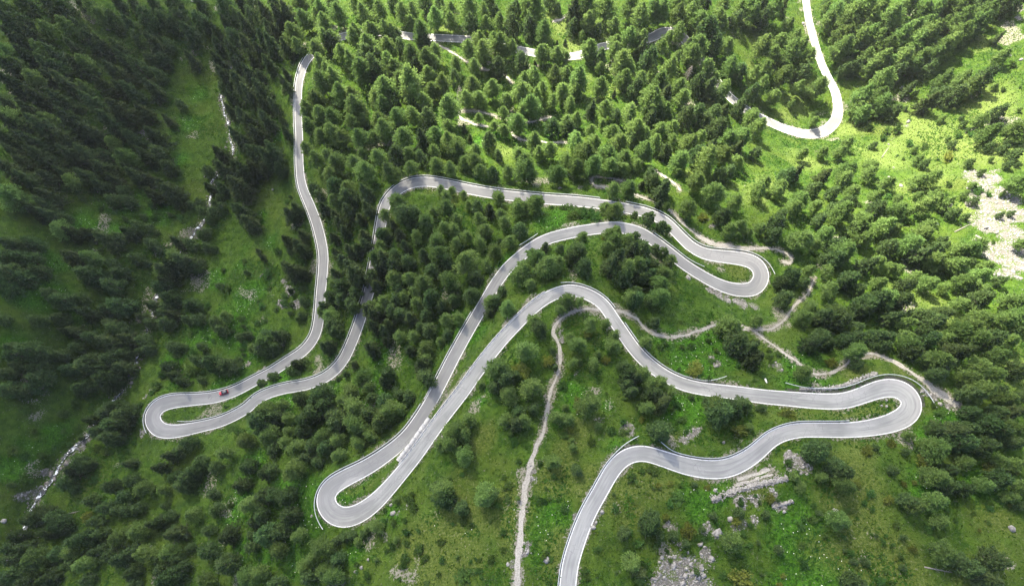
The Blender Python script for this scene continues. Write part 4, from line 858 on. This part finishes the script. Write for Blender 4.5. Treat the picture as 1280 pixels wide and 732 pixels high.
for k, lst in stuff.items():
    C_, A2, B2, T2 = [], [], [], []
    for x, y, z, s, sz, a in lst:
        c, aa, bb, tt = VAR[k][int(rng.integers(len(VAR[k])))][4]
        sel = rng.random(len(c)) < .55
        ca, sa = math.cos(a), math.sin(a); Rm = np.array([[ca, sa, 0], [-sa, ca, 0], [0, 0, 1]])
        C_.append((c[sel] @ Rm) * (s, s, sz) + (x, y, z)); A2.append(aa[sel] @ Rm * s * 1.25); B2.append(bb[sel] @ Rm * s * 1.25); T2.append(tt[sel])
    o = obj(NAMES[k].replace('_tree', '') + '_wood', quads_mesh('wood', np.vstack(C_), np.vstack(A2), np.vstack(B2), M[k], np.concatenate(T2)))
    tag(o, 'smaller ' + dict(larch='larches', pine='pines', spruce='spruces', ybush='bushes', shrub='shrubs')[k] + ' scattered through the woods', 'woodland', kind='stuff')

# ------------------------------------------------------------------ stones
def ico():
    p = (1+5**.5)/2
    v = np.array([(-1,p,0),(1,p,0),(-1,-p,0),(1,-p,0),(0,-1,p),(0,1,p),(0,-1,-p),(0,1,-p),(p,0,-1),(p,0,1),(-p,0,-1),(-p,0,1)], float)
    f = np.array([(0,11,5),(0,5,1),(0,1,7),(0,7,10),(0,10,11),(1,5,9),(5,11,4),(11,10,2),(10,7,6),(7,1,8),(3,9,4),(3,4,2),(3,2,6),(3,6,8),(3,8,9),(4,9,5),(2,4,11),(6,2,10),(8,6,7),(9,8,1)])
    return v / np.linalg.norm(v[0]), f
IV, IF = ico()
def stones(name, x, y, z, size, mat, r, flat=.6):
    n = len(x)
    v = IV[None] * r.uniform(.65, 1.25, (n, 12, 1)) * np.c_[r.uniform(.7, 1.3, n), r.uniform(.7, 1.3, n), r.uniform(.45, .85, n)*flat/.6][:, None]
    a = r.random(n)*6.28; ca, sa = np.cos(a)[:, None], np.sin(a)[:, None]
    v = np.stack([v[..., 0]*ca - v[..., 1]*sa, v[..., 0]*sa + v[..., 1]*ca, v[..., 2]], -1) * size[:, None, None]
    v = v + np.c_[x, y, z][:, None]
    f = (IF[None] + 12*np.arange(n)[:, None, None]).reshape(-1, 3)
    return mesh_np(name, v.reshape(-1, 3), f, mat)
r7 = np.random.default_rng(7)
nx_ = r7.uniform(-380, 380, 900000); ny_ = r7.uniform(-60, 370, 900000)
ppx, ppy, _ = to_px(nx_, ny_, ground(nx_, ny_))
inf = (ppx > -40) & (ppx < 1320) & (ppy > -40) & (ppy < 770)
nx_, ny_ = nx_[inf], ny_[inf]
offroad = (sample(RDG, nx_, ny_) > np.where(sample(RDG, nx_, ny_) < 100, sample(RWG, nx_, ny_)/2, 0) + .7)
sc_ = sample(SCREEG, nx_, ny_)
m_ = (sc_ > .12 + .6*r7.random(len(nx_))) & offroad & (sc_ > .1)
x, y = nx_[m_][:11000], ny_[m_][:11000]
so = obj('scree', stones('scree', x, y, ground(x, y)+.02, np.exp(r7.normal(-1.5, .55, len(x))), M['rock'], r7))
tag(so, 'loose pale rubble stones strewn over the scree and bare patches', 'scree', kind='stuff')
# stones of the stream bed
k = r7.integers(0, len(SR), 700); d_, n_ = frame(SR); o_ = r7.normal(0, 1.7, 700); o_ += np.sign(o_)*.6
x, y = SR[k, 0] + n_[k, 0]*o_, SR[k, 1] + n_[k, 1]*o_
so = obj('stream_stones', stones('stream_stones', x, y, ground(x, y)+.1, np.exp(r7.normal(-.85, .5, 700)), M['rock_dark'], r7))
tag(so, 'dark wet stones lining the bed of the stream', 'stones', kind='stuff')
# single boulders
BOULD = """1111,181,.8 1135,153,1.6 1111,222,1.0 1126,233,1.2 1117,210,.8 1169,280,1.5 1187,258,1.3 1176,264,1.1 1232,285,1.3 1245,291,1.1 913,649,1.0 748,637,.9 894,613,.9 905,553,.8 684,699,1.2 876,680,1.0 1264,660,1.3 1044,640,1.2 1037,643,1.0 445,714,.9 452,709,.8 460,699,.7 489,631,1.0 492,641,1.1 390,644,.7 271,615,1.4 5,651,1.4 41,655,1.2 46,656,1.0 189,684,.8 341,237,.8 419,347,1.0 515,210,1.0 145,7,1.2 154,14,1.0 135,38,1.0 240,2,1.1 122,240,.9 860,348,1.3 909,25,1.3 1107,498,.7 1102,507,.6 1108,508,.6 1175,505,.8 1218,108,1.4 1276,75,1.6 1262,70,1.2 640,500,.6 860,690,.7"""
WHERE = ['by the far spur', 'on the sunlit grass']
for n, t in enumerate(BOULD.split()):
    bx_, by_, bs = [float(v) for v in t.split(',')]
    x, y = hit(bx_, by_)
    x, y = clear(np.array([float(x)]), np.array([float(y)]), np.array([bs+.6]), np.array([bs*.5])); x, y = float(x[0]), float(y[0])
    rr = np.random.default_rng(200+n)
    me = stones('boulder', np.zeros(1), np.zeros(1), np.zeros(1), np.array([bs]), M['rock'], rr, .75)
    o = obj('boulder', me); o.location = (x, y, float(ground(x, y)) + bs*.12)
    o2 = np.argsort(np.hypot(LXY[:, 0]-bx_, LXY[:, 1]-by_))
    size = 'large' if bs > 1.25 else ('small' if bs < .85 else 'middling')
    lab = f'{size} pale boulder lying near {LAND[int(o2[0])][2]}'
    tag(o, lab, 'boulder', 'set: ' + lab)

# ------------------------------------------------------------------ dry stone walls
def stone_wall(pts, th, ht, label, seed):
    q = np.array(pts, float); x, y = hit(q[:, 0], q[:, 1])
    P = catmull(np.c_[x, y, x*0], .5); z = ground(P[:, 0], P[:, 1])
    for _ in range(10): z[1:-1] = .25*z[:-2]+.5*z[1:-1]+.25*z[2:]
    P[:, 2] = z; root = empty('dry_stone_wall', tuple(P[0])); tag(root, label, 'stone wall')
    Q = P - P[0]
    sweep(Q, [(-th*.22, -1), (th*.22, -1), (th*.14, ht*.12), (-th*.14, ht*.12)], M['rock_dark'], 'core', root)
    r = np.random.default_rng(seed); n = int(len(P)*th*8); k = r.integers(0, len(P), n); d, nn = frame(P)
    dens = vnoise(P[k, 0], P[k, 1], seed, 2.6)*.75 + vnoise(P[k, 0], P[k, 1], seed+5, 7)*.6          # stretches that have come down
    keep = r.random(n) < sstep(.28, .62, dens) + .12; k = k[keep]; n = len(k); dens = dens[keep]
    up_ = np.clip(dens*1.25-.2, .15, 1)
    o = r.normal(0, .30, n)*th*(1.5-.7*up_); h = np.clip(1-np.abs(o)/(th*.55), 0, 1)*ht*up_*r.uniform(.45, 1, n) + .05
    zg = ground(P[k, 0]+nn[k, 0]*o, P[k, 1]+nn[k, 1]*o) - P[0, 2]; Q = Q.copy(); h = h + (zg - Q[k, 2])
    st_ = obj('stones', stones('stones', Q[k, 0]+nn[k, 0]*o, Q[k, 1]+nn[k, 1]*o, Q[k, 2]+h, r.uniform(.2, .5, n), M['rock'], r, .9), root)
    st_['kind'] = 'stuff'
stone_wall([(890, 625), (905, 618), (925, 611), (945, 606), (965, 601), (983, 597)], 2.0, 1.3, 'crumbling dry stone wall on the pasture below the road bend', 31)
stone_wall([(1000, 486), (1030, 486), (1055, 481), (1075, 473), (1095, 466)], 1.2, .7, 'low mossy stone wall behind the guard rail near the gravel turnout', 32)
stone_wall([(966, 633), (978, 630), (990, 626)], 1.4, .8, 'short collapsed stone wall beside the crumbling dry stone wall', 33)

# ------------------------------------------------------------------ concrete apron between the parallel straights
i, j = ridx(547, 531), ridx(507, 583); seg = RD[i:j+1]; d, n = frame(seg)
P = seg[:, :3].copy(); P[:, :2] -= n*(seg[:, 3]/2 + 1.75)[:, None]
root = empty('retaining_wall', tuple(P[0])); tag(root, 'pale concrete retaining wall with broad top between the parallel straights', 'retaining wall')
Q = P - P[0]; L = arc(Q); k0 = 0
sweep(Q, [(-.85, -5), (.95, -5), (.95, -.05), (-.85, -.05)], M['concrete'], 'wall', root)
while k0 < len(Q) - 2:
    k1 = min(int(np.searchsorted(L, L[k0]+3.0)), len(Q)-1)
    if k1-k0 >= 2: sweep(Q[k0:k1].copy(), [(-.95, -.05), (.98, -.05), (.98, .06), (-.95, .06)], M['concrete'], 'coping_slab', root)
    k0 = k1

# ------------------------------------------------------------------ fallen logs and a dead larch
def log(px, py, qx, qy, label, rad=.3, twigs=7):
    (ax, bx2), (ay, by2) = [np.array(v) for v in hit(np.array([px, qx], float), np.array([py, qy], float))]
    p0 = np.array([ax, ay, float(ground(ax, ay))+rad*.7]); p1 = np.array([bx2, by2, float(ground(bx2, by2))+rad*.7])
    mid = (p0+p1)/2; mid[2] = max(mid[2], float(ground(mid[0], mid[1]))+rad*.6)
    root = empty('fallen_trunk', tuple(p0)); tag(root, label, 'log')
    mb = MB(); mb.tube([p0-p0, mid-p0, p1-p0], [rad, rad*.75, rad*.3], 8); obj('trunk', mb.mesh('trunk', M['dead']), root)
    r = np.random.default_rng(int(px)); 
    for k in range(twigs):
        t = .35 + .6*k/twigs; p = (p0*(1-t)+p1*t) - p0; dd = unit(r.normal(size=3)); dd[2] = abs(dd[2])
        mb = MB(); mb.tube([p, p+dd*r.uniform(.8, 2.2)], [rad*.25, rad*.06], 5); obj('branch', mb.mesh('branch', M['dead']), root)
log(1102, 197, 1111, 184, 'bleached fallen trunk lying on the sunlit slope above the wood edge')
log(1193, 290, 1213, 280, 'fallen trunk with bare branches below the scree tongue')
log(1206, 167, 1226, 157, 'grey fallen trunk among bushes on the sunlit grass slope')
log(325, 346, 337, 335, 'pale fallen trunk on the meadow left of the valley arm', .32)
log(334, 347, 342, 327, 'thin fallen trunk crossing the meadow beside a paler thicker trunk', .2)
log(1155, 708, 1190, 715, 'bleached branchy deadwood beside pines on the pasture', .25, 11)
log(255, 222, 264, 210, 'dark fallen trunk bridging the stream gorge', .3)
log(84, 642, 100, 638, 'grey fallen trunk on the slope falling to the waterfall', .25)
def snag(px, py, h, label):
    x, y = hit(px, py, h*.5); x, y = float(x), float(y)
    root = empty('dead_larch', (x, y, float(ground(x, y)))); tag(root, label, 'dead tree')
    mb = MB(); mb.tube([(0,0,-.5), (.1,0,h*.5), (0,.15,h)], [.4, .25, .05], 8); obj('trunk', mb.mesh('trunk', M['dead']), root)
    r = np.random.default_rng(int(px))
    mb2 = [MB() for _ in range(46)]
    for k, m_b in enumerate(mb2):
        t = .15+.8*k/46; az = k*2.4; l = (1-t)*3.6+.6; p = np.array([.1*math.sin(t*3), .1*t, h*t]); e = p + np.array([math.cos(az)*l, math.sin(az)*l, -.2*l])
        m_b.tube([p, (p+e)/2+(0, 0, .15), e], [.09, .06, .02], 4, False)
        f = unit(e-p); sd_ = np.array([-f[1], f[0], 0])
        for w_ in (-1, 1): m_b.tube([p*.4+e*.6, p*.2+e*.8+sd_*w_*l*.3], [.05, .015], 4, False)
        obj('branch', m_b.mesh('branch', M['dead']), root)
snag(575, 117, 17, 'grey leafless dead larch standing above the looping forest trail')
snag(862, 90, 14, 'grey leafless dead larch among pines by the half-hidden far road')

# ------------------------------------------------------------------ signs and posts
def signpost(px, py, label, h=2.4, arrows=True):
    x, y = [float(v) for v in hit(px, py, h*.5)]
    root = empty('signpost', (x, y, float(ground(x, y)))); tag(root, label, 'signpost')
    mb = MB(); mb.tube([(0,0,-.4), (0,0,h)], .05, 8); obj('post', mb.mesh('post', M['post']), root)
    if arrows:
        for k, a in enumerate((.3, 2.0)):
            mb = MB(); c, s_ = math.cos(a), math.sin(a); z = h-.25-.22*k
            pts = [(0.06, -.09), (.75, -.09), (.9, 0), (.75, .09), (.06, .09)]
            mb.loft([[(u*c - w_*s_, u*s_ + w_*c, z+v) for u, v in pts] for w_ in (-.012, .012)]); obj('arrow_board', mb.mesh('arrow_board', M['board']), root)
    else:
        mb = MB(); mb.box((-.12, -.05, h-.35), (.12, .05, h)); obj('reflector', mb.mesh('reflector', M['board']), root)
signpost(849, 414, 'small hikers signpost beside the footpath across the herb meadow')
signpost(284, 484, 'slim roadside marker post above the guard rail near the red car', 1.8, False)
x, y = [float(v) for v in hit(957, 477)]
root = empty('information_board', (x, y, float(ground(x, y))), .25); tag(root, 'white board on two posts on the verge above the road by the bushes', 'board')
mb = MB(); mb.box((-.28, -1.3, .75), (.28, 1.3, .83)); obj('panel', mb.mesh('panel', M['board']), root)
for k in (-1, 1):
    mb = MB(); mb.tube([(0, k*1.1, -.4), (0, k*1.1, .75)], .06, 6); obj('post', mb.mesh('post', M['wood']), root)

# ------------------------------------------------------------------ red car
def car():
    m_red, nt, p = nodes('red_paint'); p.inputs['Base Color'].default_value = (.42, .012, .018, 1); p.inputs['Roughness'].default_value = .3; p.inputs['Coat Weight'].default_value = .8
    m_gl, nt, p = nodes('car_glass'); p.inputs['Base Color'].default_value = (.012, .014, .016, 1); p.inputs['Roughness'].default_value = .05
    m_roof = plain('grey_roof', (.13, .135, .14), .35, .4, .05); m_tyre = plain('tyre', (.02, .02, .02), .9); m_rim = plain('rim', (.45, .45, .46), .4, .7, .1)
    m_lamp = plain('head_lamp', (.8, .8, .78), .2, 0, .05); m_tail = plain('tail_lamp', (.3, .01, .01), .3, 0, .1); m_blk = plain('black_trim', (.02, .02, .02), .6)
    i = ridx(281, 493); d, n = frame(RD); f = -d[i]; c = RD[i, :2] - n[i]*0 + n[i]*1.15          # right hand lane on the way to the hairpin
    up = (RD[i+4, 2]-RD[i-4, 2]) / np.hypot(*(RD[i+4, :2]-RD[i-4, :2]))
    root = empty('red_car', (c[0], c[1], RD[i, 2]+.01), math.atan2(f[1], f[0]))
    root.rotation_euler[1] = math.atan(up)
    root.scale = (1.08, 1.08, 1.05)
    tag(root, 'red hatchback car with dark windows and grey roof driving towards the hairpin', 'car')
    def ring(x, hw_, z0, z1, top): return [(x, -hw_, z0+.08), (x, -hw_*.86, z0), (x, hw_*.86, z0), (x, hw_, z0+.08), (x, hw_*1.0, z0+(z1-z0)*.55), (x, hw_*.93, z1-.06), (x, hw_*top, z1), (x, -hw_*top, z1), (x, -hw_*.93, z1-.06), (x, -hw_, z0+(z1-z0)*.55)]
    mb = MB(); mb.loft([ring(-2.15, .70, .42, .80, .7), ring(-2.05, .84, .28, .92, .8), ring(-1.5, .90, .22, .97, .82), ring(0, .91, .20, .95, .84), ring(.9, .90, .22, .94, .82), ring(1.7, .86, .24, .84, .78), ring(2.05, .78, .28, .72, .7), ring(2.17, .62, .40, .60, .6)])
    body = obj('body', mb.mesh('body', m_red, True), root)
    def cab(x, a, z): return [(x, -a, z), (x, a, z)]
    mb = MB()                                            # glass house
    lo = [(-1.95, .76, .93), (1.0, .80, .92)]; hi = [(-1.35, .60, 1.44), (.25, .62, 1.45)]
    V = [(lo[0][0], -lo[0][1], lo[0][2]), (lo[1][0], -lo[1][1], lo[1][2]), (lo[1][0], lo[1][1], lo[1][2]), (lo[0][0], lo[0][1], lo[0][2]), (hi[0][0], -hi[0][1], hi[0][2]), (hi[1][0], -hi[1][1], hi[1][2]), (hi[1][0], hi[1][1], hi[1][2]), (hi[0][0], hi[0][1], hi[0][2])]
    mb.add(V, [(0,1,5,4), (1,2,6,5), (2,3,7,6), (3,0,4,7), (4,5,6,7)]); obj('windows', mb.mesh('windows', m_gl), root)
    mb = MB(); mb.loft([[(x, -.62+.02*k, z), (x, .62-.02*k, z), (x, .56, z+.05), (x, -.56, z+.05)] for k, (x, z) in enumerate([(-1.38, 1.44), (-.6, 1.47), (.22, 1.45)])]); obj('roof', mb.mesh('roof', m_roof), root)
    for sx in (-1, 1):
        for x in (-1.3, 1.3):
            mb = MB(); mb.tube([(x, sx*.72, .32), (x, sx*.93, .32)], .32, 16); wl = obj('wheel', mb.mesh('wheel', m_tyre), root)
            mb = MB(); mb.tube([(x, sx*.90, .32), (x, sx*.945, .32)], .2, 12); obj('rim', mb.mesh('rim', m_rim), wl)
        mb = MB(); mb.box((1.86, sx*.66-.16, .60), (2.10, sx*.66+.16, .735)); obj('headlight', mb.mesh('headlight', m_lamp), root)
        mb = MB(); mb.box((-2.16, sx*.64-.12, .68), (-2.0, sx*.64+.12, .90)); obj('tail_light', mb.mesh('tail_light', m_tail), root)
        mb = MB(); mb.box((.62, sx*.98-.10, .95), (.80, sx*.98+.10, 1.08)); obj('mirror', mb.mesh('mirror', m_blk), root)
        for x in (-.62, .55):
            mb = MB(); mb.tube([(x, sx*.80, .92), (x-.25 if x > 0 else x, sx*.625, 1.45)], .035, 5); obj('pillar', mb.mesh('pillar', m_red), root)
    mb = MB(); mb.box((2.06, -.5, .34), (2.19, .5, .52)); obj('grille', mb.mesh('grille', m_blk), root)
    mb = MB(); mb.box((-2.2, -.26, .5), (-2.14, .26, .62)); obj('number_plate', mb.mesh('number_plate', m_lamp), root)
car()

# ------------------------------------------------------------------ ground cover
lu, dr = sample(LUSHG, nx_, ny_), sample(DRYG, nx_, ny_)
free = offroad & (sc_ < .4) & (sample(PDG, nx_, ny_) > .35) & (sample(SDG, nx_, ny_) > 3.0)
def tufts(name, sel, n, size, mat, r, up, label, tilt=.5):
    x, y = nx_[sel][:n], ny_[sel][:n]; n = len(x); z = ground(x, y)
    tone = np.clip(.55*fbm(x, y, 61, 12, 3) + .5*fbm(x, y, 63, 3.5, 2) - .25 + r.normal(0, .16, n), 0, 1)
    C_, A2, B2, T2 = [], [], [], []
    for k in range(3):
        a = unit(np.c_[r.normal(size=n), r.normal(size=n), r.uniform(.1, up, n)]); nor = unit(np.c_[r.normal(0, tilt, n), r.normal(0, tilt, n), np.ones(n)])
        b = unit(np.cross(nor, a)); s_ = size*np.exp(r.normal(0, .3, n))[:, None]
        C_.append(np.c_[x, y, z] + a*s_*.7 + np.array([0, 0, .04])); A2.append(a*s_); B2.append(b*s_*.45); T2.append(np.clip(tone + r.normal(0, .1, n), 0, 1))
    o = obj(name, quads_mesh(name, np.vstack(C_), np.vstack(A2), np.vstack(B2), mat, np.concatenate(T2)))
    tag(o, label, 'ground cover', kind='stuff')
rr_ = r7.random(len(nx_))
pn = fbm(nx_, ny_, 81, 18, 3)
tufts('grass', free & (rr_ < .75*(.35+pn)) & (lu < .6), 150000, .30, M['grass'], r7, 1.0, 'tufted mountain grass covering the open slopes')
hp = free & ((lu > .35) | (pn > .60)) & (rr_ > .45)
tufts('herbs', hp, 70000, .42, M['herb'], r7, .5, 'lush broad-leaved herbs in bright green patches', .35)
fl = free & (lu > .6) & (rr_ < .02)
x, y = nx_[fl][:1500], ny_[fl][:1500]; nf = len(x)
o = obj('flowers', quads_mesh('flowers', np.c_[x, y, ground(x, y)+.55], np.tile([[.16, 0, .02]], (nf, 1)), np.tile([[0, .16, .0]], (nf, 1)), M['flower'], np.zeros(nf)))
tag(o, 'white umbel flowers dotted over the herb patches', 'flowers', kind='stuff')

# ------------------------------------------------------------------ cloud between sun and valley: shades all but the far right of the view
BND = [(300, -60), (345, 40), (400, 110), (470, 150), (560, 185), (680, 195), (800, 205), (900, 235), (985, 285), (1060, 345), (1140, 400), (1220, 455), (1300, 520)]
bx, by = hit(np.array([p[0] for p in BND], float), np.array([p[1] for p in BND], float))
lx = np.r_[bx[0]-420, bx, bx[-1]+900]; ly = np.r_[by[0]+700, by, by[-1]-260]
def signed(x, y):
    d = np.full(len(x), 1e9); sg = np.zeros(len(x))
    for i in range(len(lx)-1):
        ax, ay, cx, cy = lx[i], ly[i], lx[i+1], ly[i+1]
        ux, uy = cx-ax, cy-ay; L2 = ux*ux+uy*uy
        t = np.clip(((x-ax)*ux+(y-ay)*uy)/L2, 0, 1)
        dd = np.hypot(x-ax-t*ux, y-ay-t*uy); cr = ux*(y-ay)-uy*(x-ax)
        m = dd < d; d = np.where(m, dd, d); sg = np.where(m, np.sign(cr), sg)
    return -d*sg                                         # positive inside the shade
CLZ = 1100.0
shift = TO_SUN[:2] / TO_SUN[2] * (CLZ + 60)
cxs = np.arange(-1300, 1201, 20.0); cys = np.arange(-900, 1101, 20.0)
ccx, ccy = [a.ravel() for a in np.meshgrid(cxs, cys, indexing='ij')]
sg = signed(ccx, ccy) + (fbm(ccx, ccy, 41, 90, 3)-.5)*70
inside = sg > -30
thick = np.clip(sg+30, 0, 260)
puff = fbm(ccx, ccy, 43, 130, 4)
top = CLZ + 8 + np.sqrt(thick/260)*140*(.4+puff); bot = CLZ - np.sqrt(thick/260)*25*(.5+fbm(ccx, ccy, 47, 100, 3))
op = sstep(-30, 45, sg)
gi = np.arange(len(ccx)).reshape(len(cxs), len(cys))
q = np.stack([gi[:-1, :-1], gi[1:, :-1], gi[1:, 1:], gi[:-1, 1:]], -1).reshape(-1, 4)
q = q[inside[q].all(1)]
n0 = len(ccx)
cv = np.r_[np.c_[ccx+shift[0], ccy+shift[1], top], np.c_[ccx+shift[0], ccy+shift[1], bot]]
from collections import Counter
ed = Counter()
for f in q:
    for a, b in zip(f, np.roll(f, -1)): ed[(int(a), int(b))] += 1
rim = [(a, b) for (a, b) in ed if (b, a) not in ed]
side = np.array([(b, a, a+n0, b+n0) for a, b in rim])
dark = sstep(-40, -330, ccx)                              # the cloud is deeper towards the left bank
opv = np.clip(op*(.60 + .09*dark), 0, 1)
m, nt, p = nodes('cloud_vapour'); nt.nodes.remove(p)
outn = nt.nodes['Material Output']
tr = N(nt, 'ShaderNodeBsdfTransparent'); tl = N(nt, 'ShaderNodeBsdfTranslucent'); df = N(nt, 'ShaderNodeBsdfDiffuse'); m1 = N(nt, 'ShaderNodeMixShader'); m2 = N(nt, 'ShaderNodeMixShader')
tl.inputs[0].default_value = (.95, .96, .98, 1); df.inputs[0].default_value = (.9, .9, .92, 1); m1.inputs[0].default_value = .3
nt.links.new(tl.outputs[0], m1.inputs[1]); nt.links.new(df.outputs[0], m1.inputs[2])
at_ = N(nt, 'ShaderNodeAttribute', attribute_name='depth'); nt.links.new(at_.outputs['Fac'], m2.inputs[0])
nt.links.new(tr.outputs[0], m2.inputs[1]); nt.links.new(m1.outputs[0], m2.inputs[2]); nt.links.new(m2.outputs[0], outn.inputs[0])
cl = obj('cloud', mesh_np('cloud', cv, [q, q[:, ::-1]+n0, side], m, True, dict(depth=np.r_[opv, opv])))
cl['kind'] = 'structure'


# ------------------------------------------------------------------ thin valley haze round camera and scene, cloud and sky outside
mb = MB(); mb.box((-1900, -1300, float(gz.min())-3), (1900, 2000, max(float(gz.max()), CAMZ)+12))
m, nt, p = nodes('valley_haze'); nt.nodes.remove(p)
pv = N(nt, 'ShaderNodeVolumePrincipled'); pv.inputs['Density'].default_value = .000045; pv.inputs['Color'].default_value = (.96, .98, .97, 1); pv.inputs['Anisotropy'].default_value = .2
nt.links.new(pv.outputs[0], nt.nodes['Material Output'].inputs['Volume'])
hz = obj('haze', mb.mesh('haze', m)); tag(hz, 'thin pale haze filling the valley air', 'haze', kind='stuff')
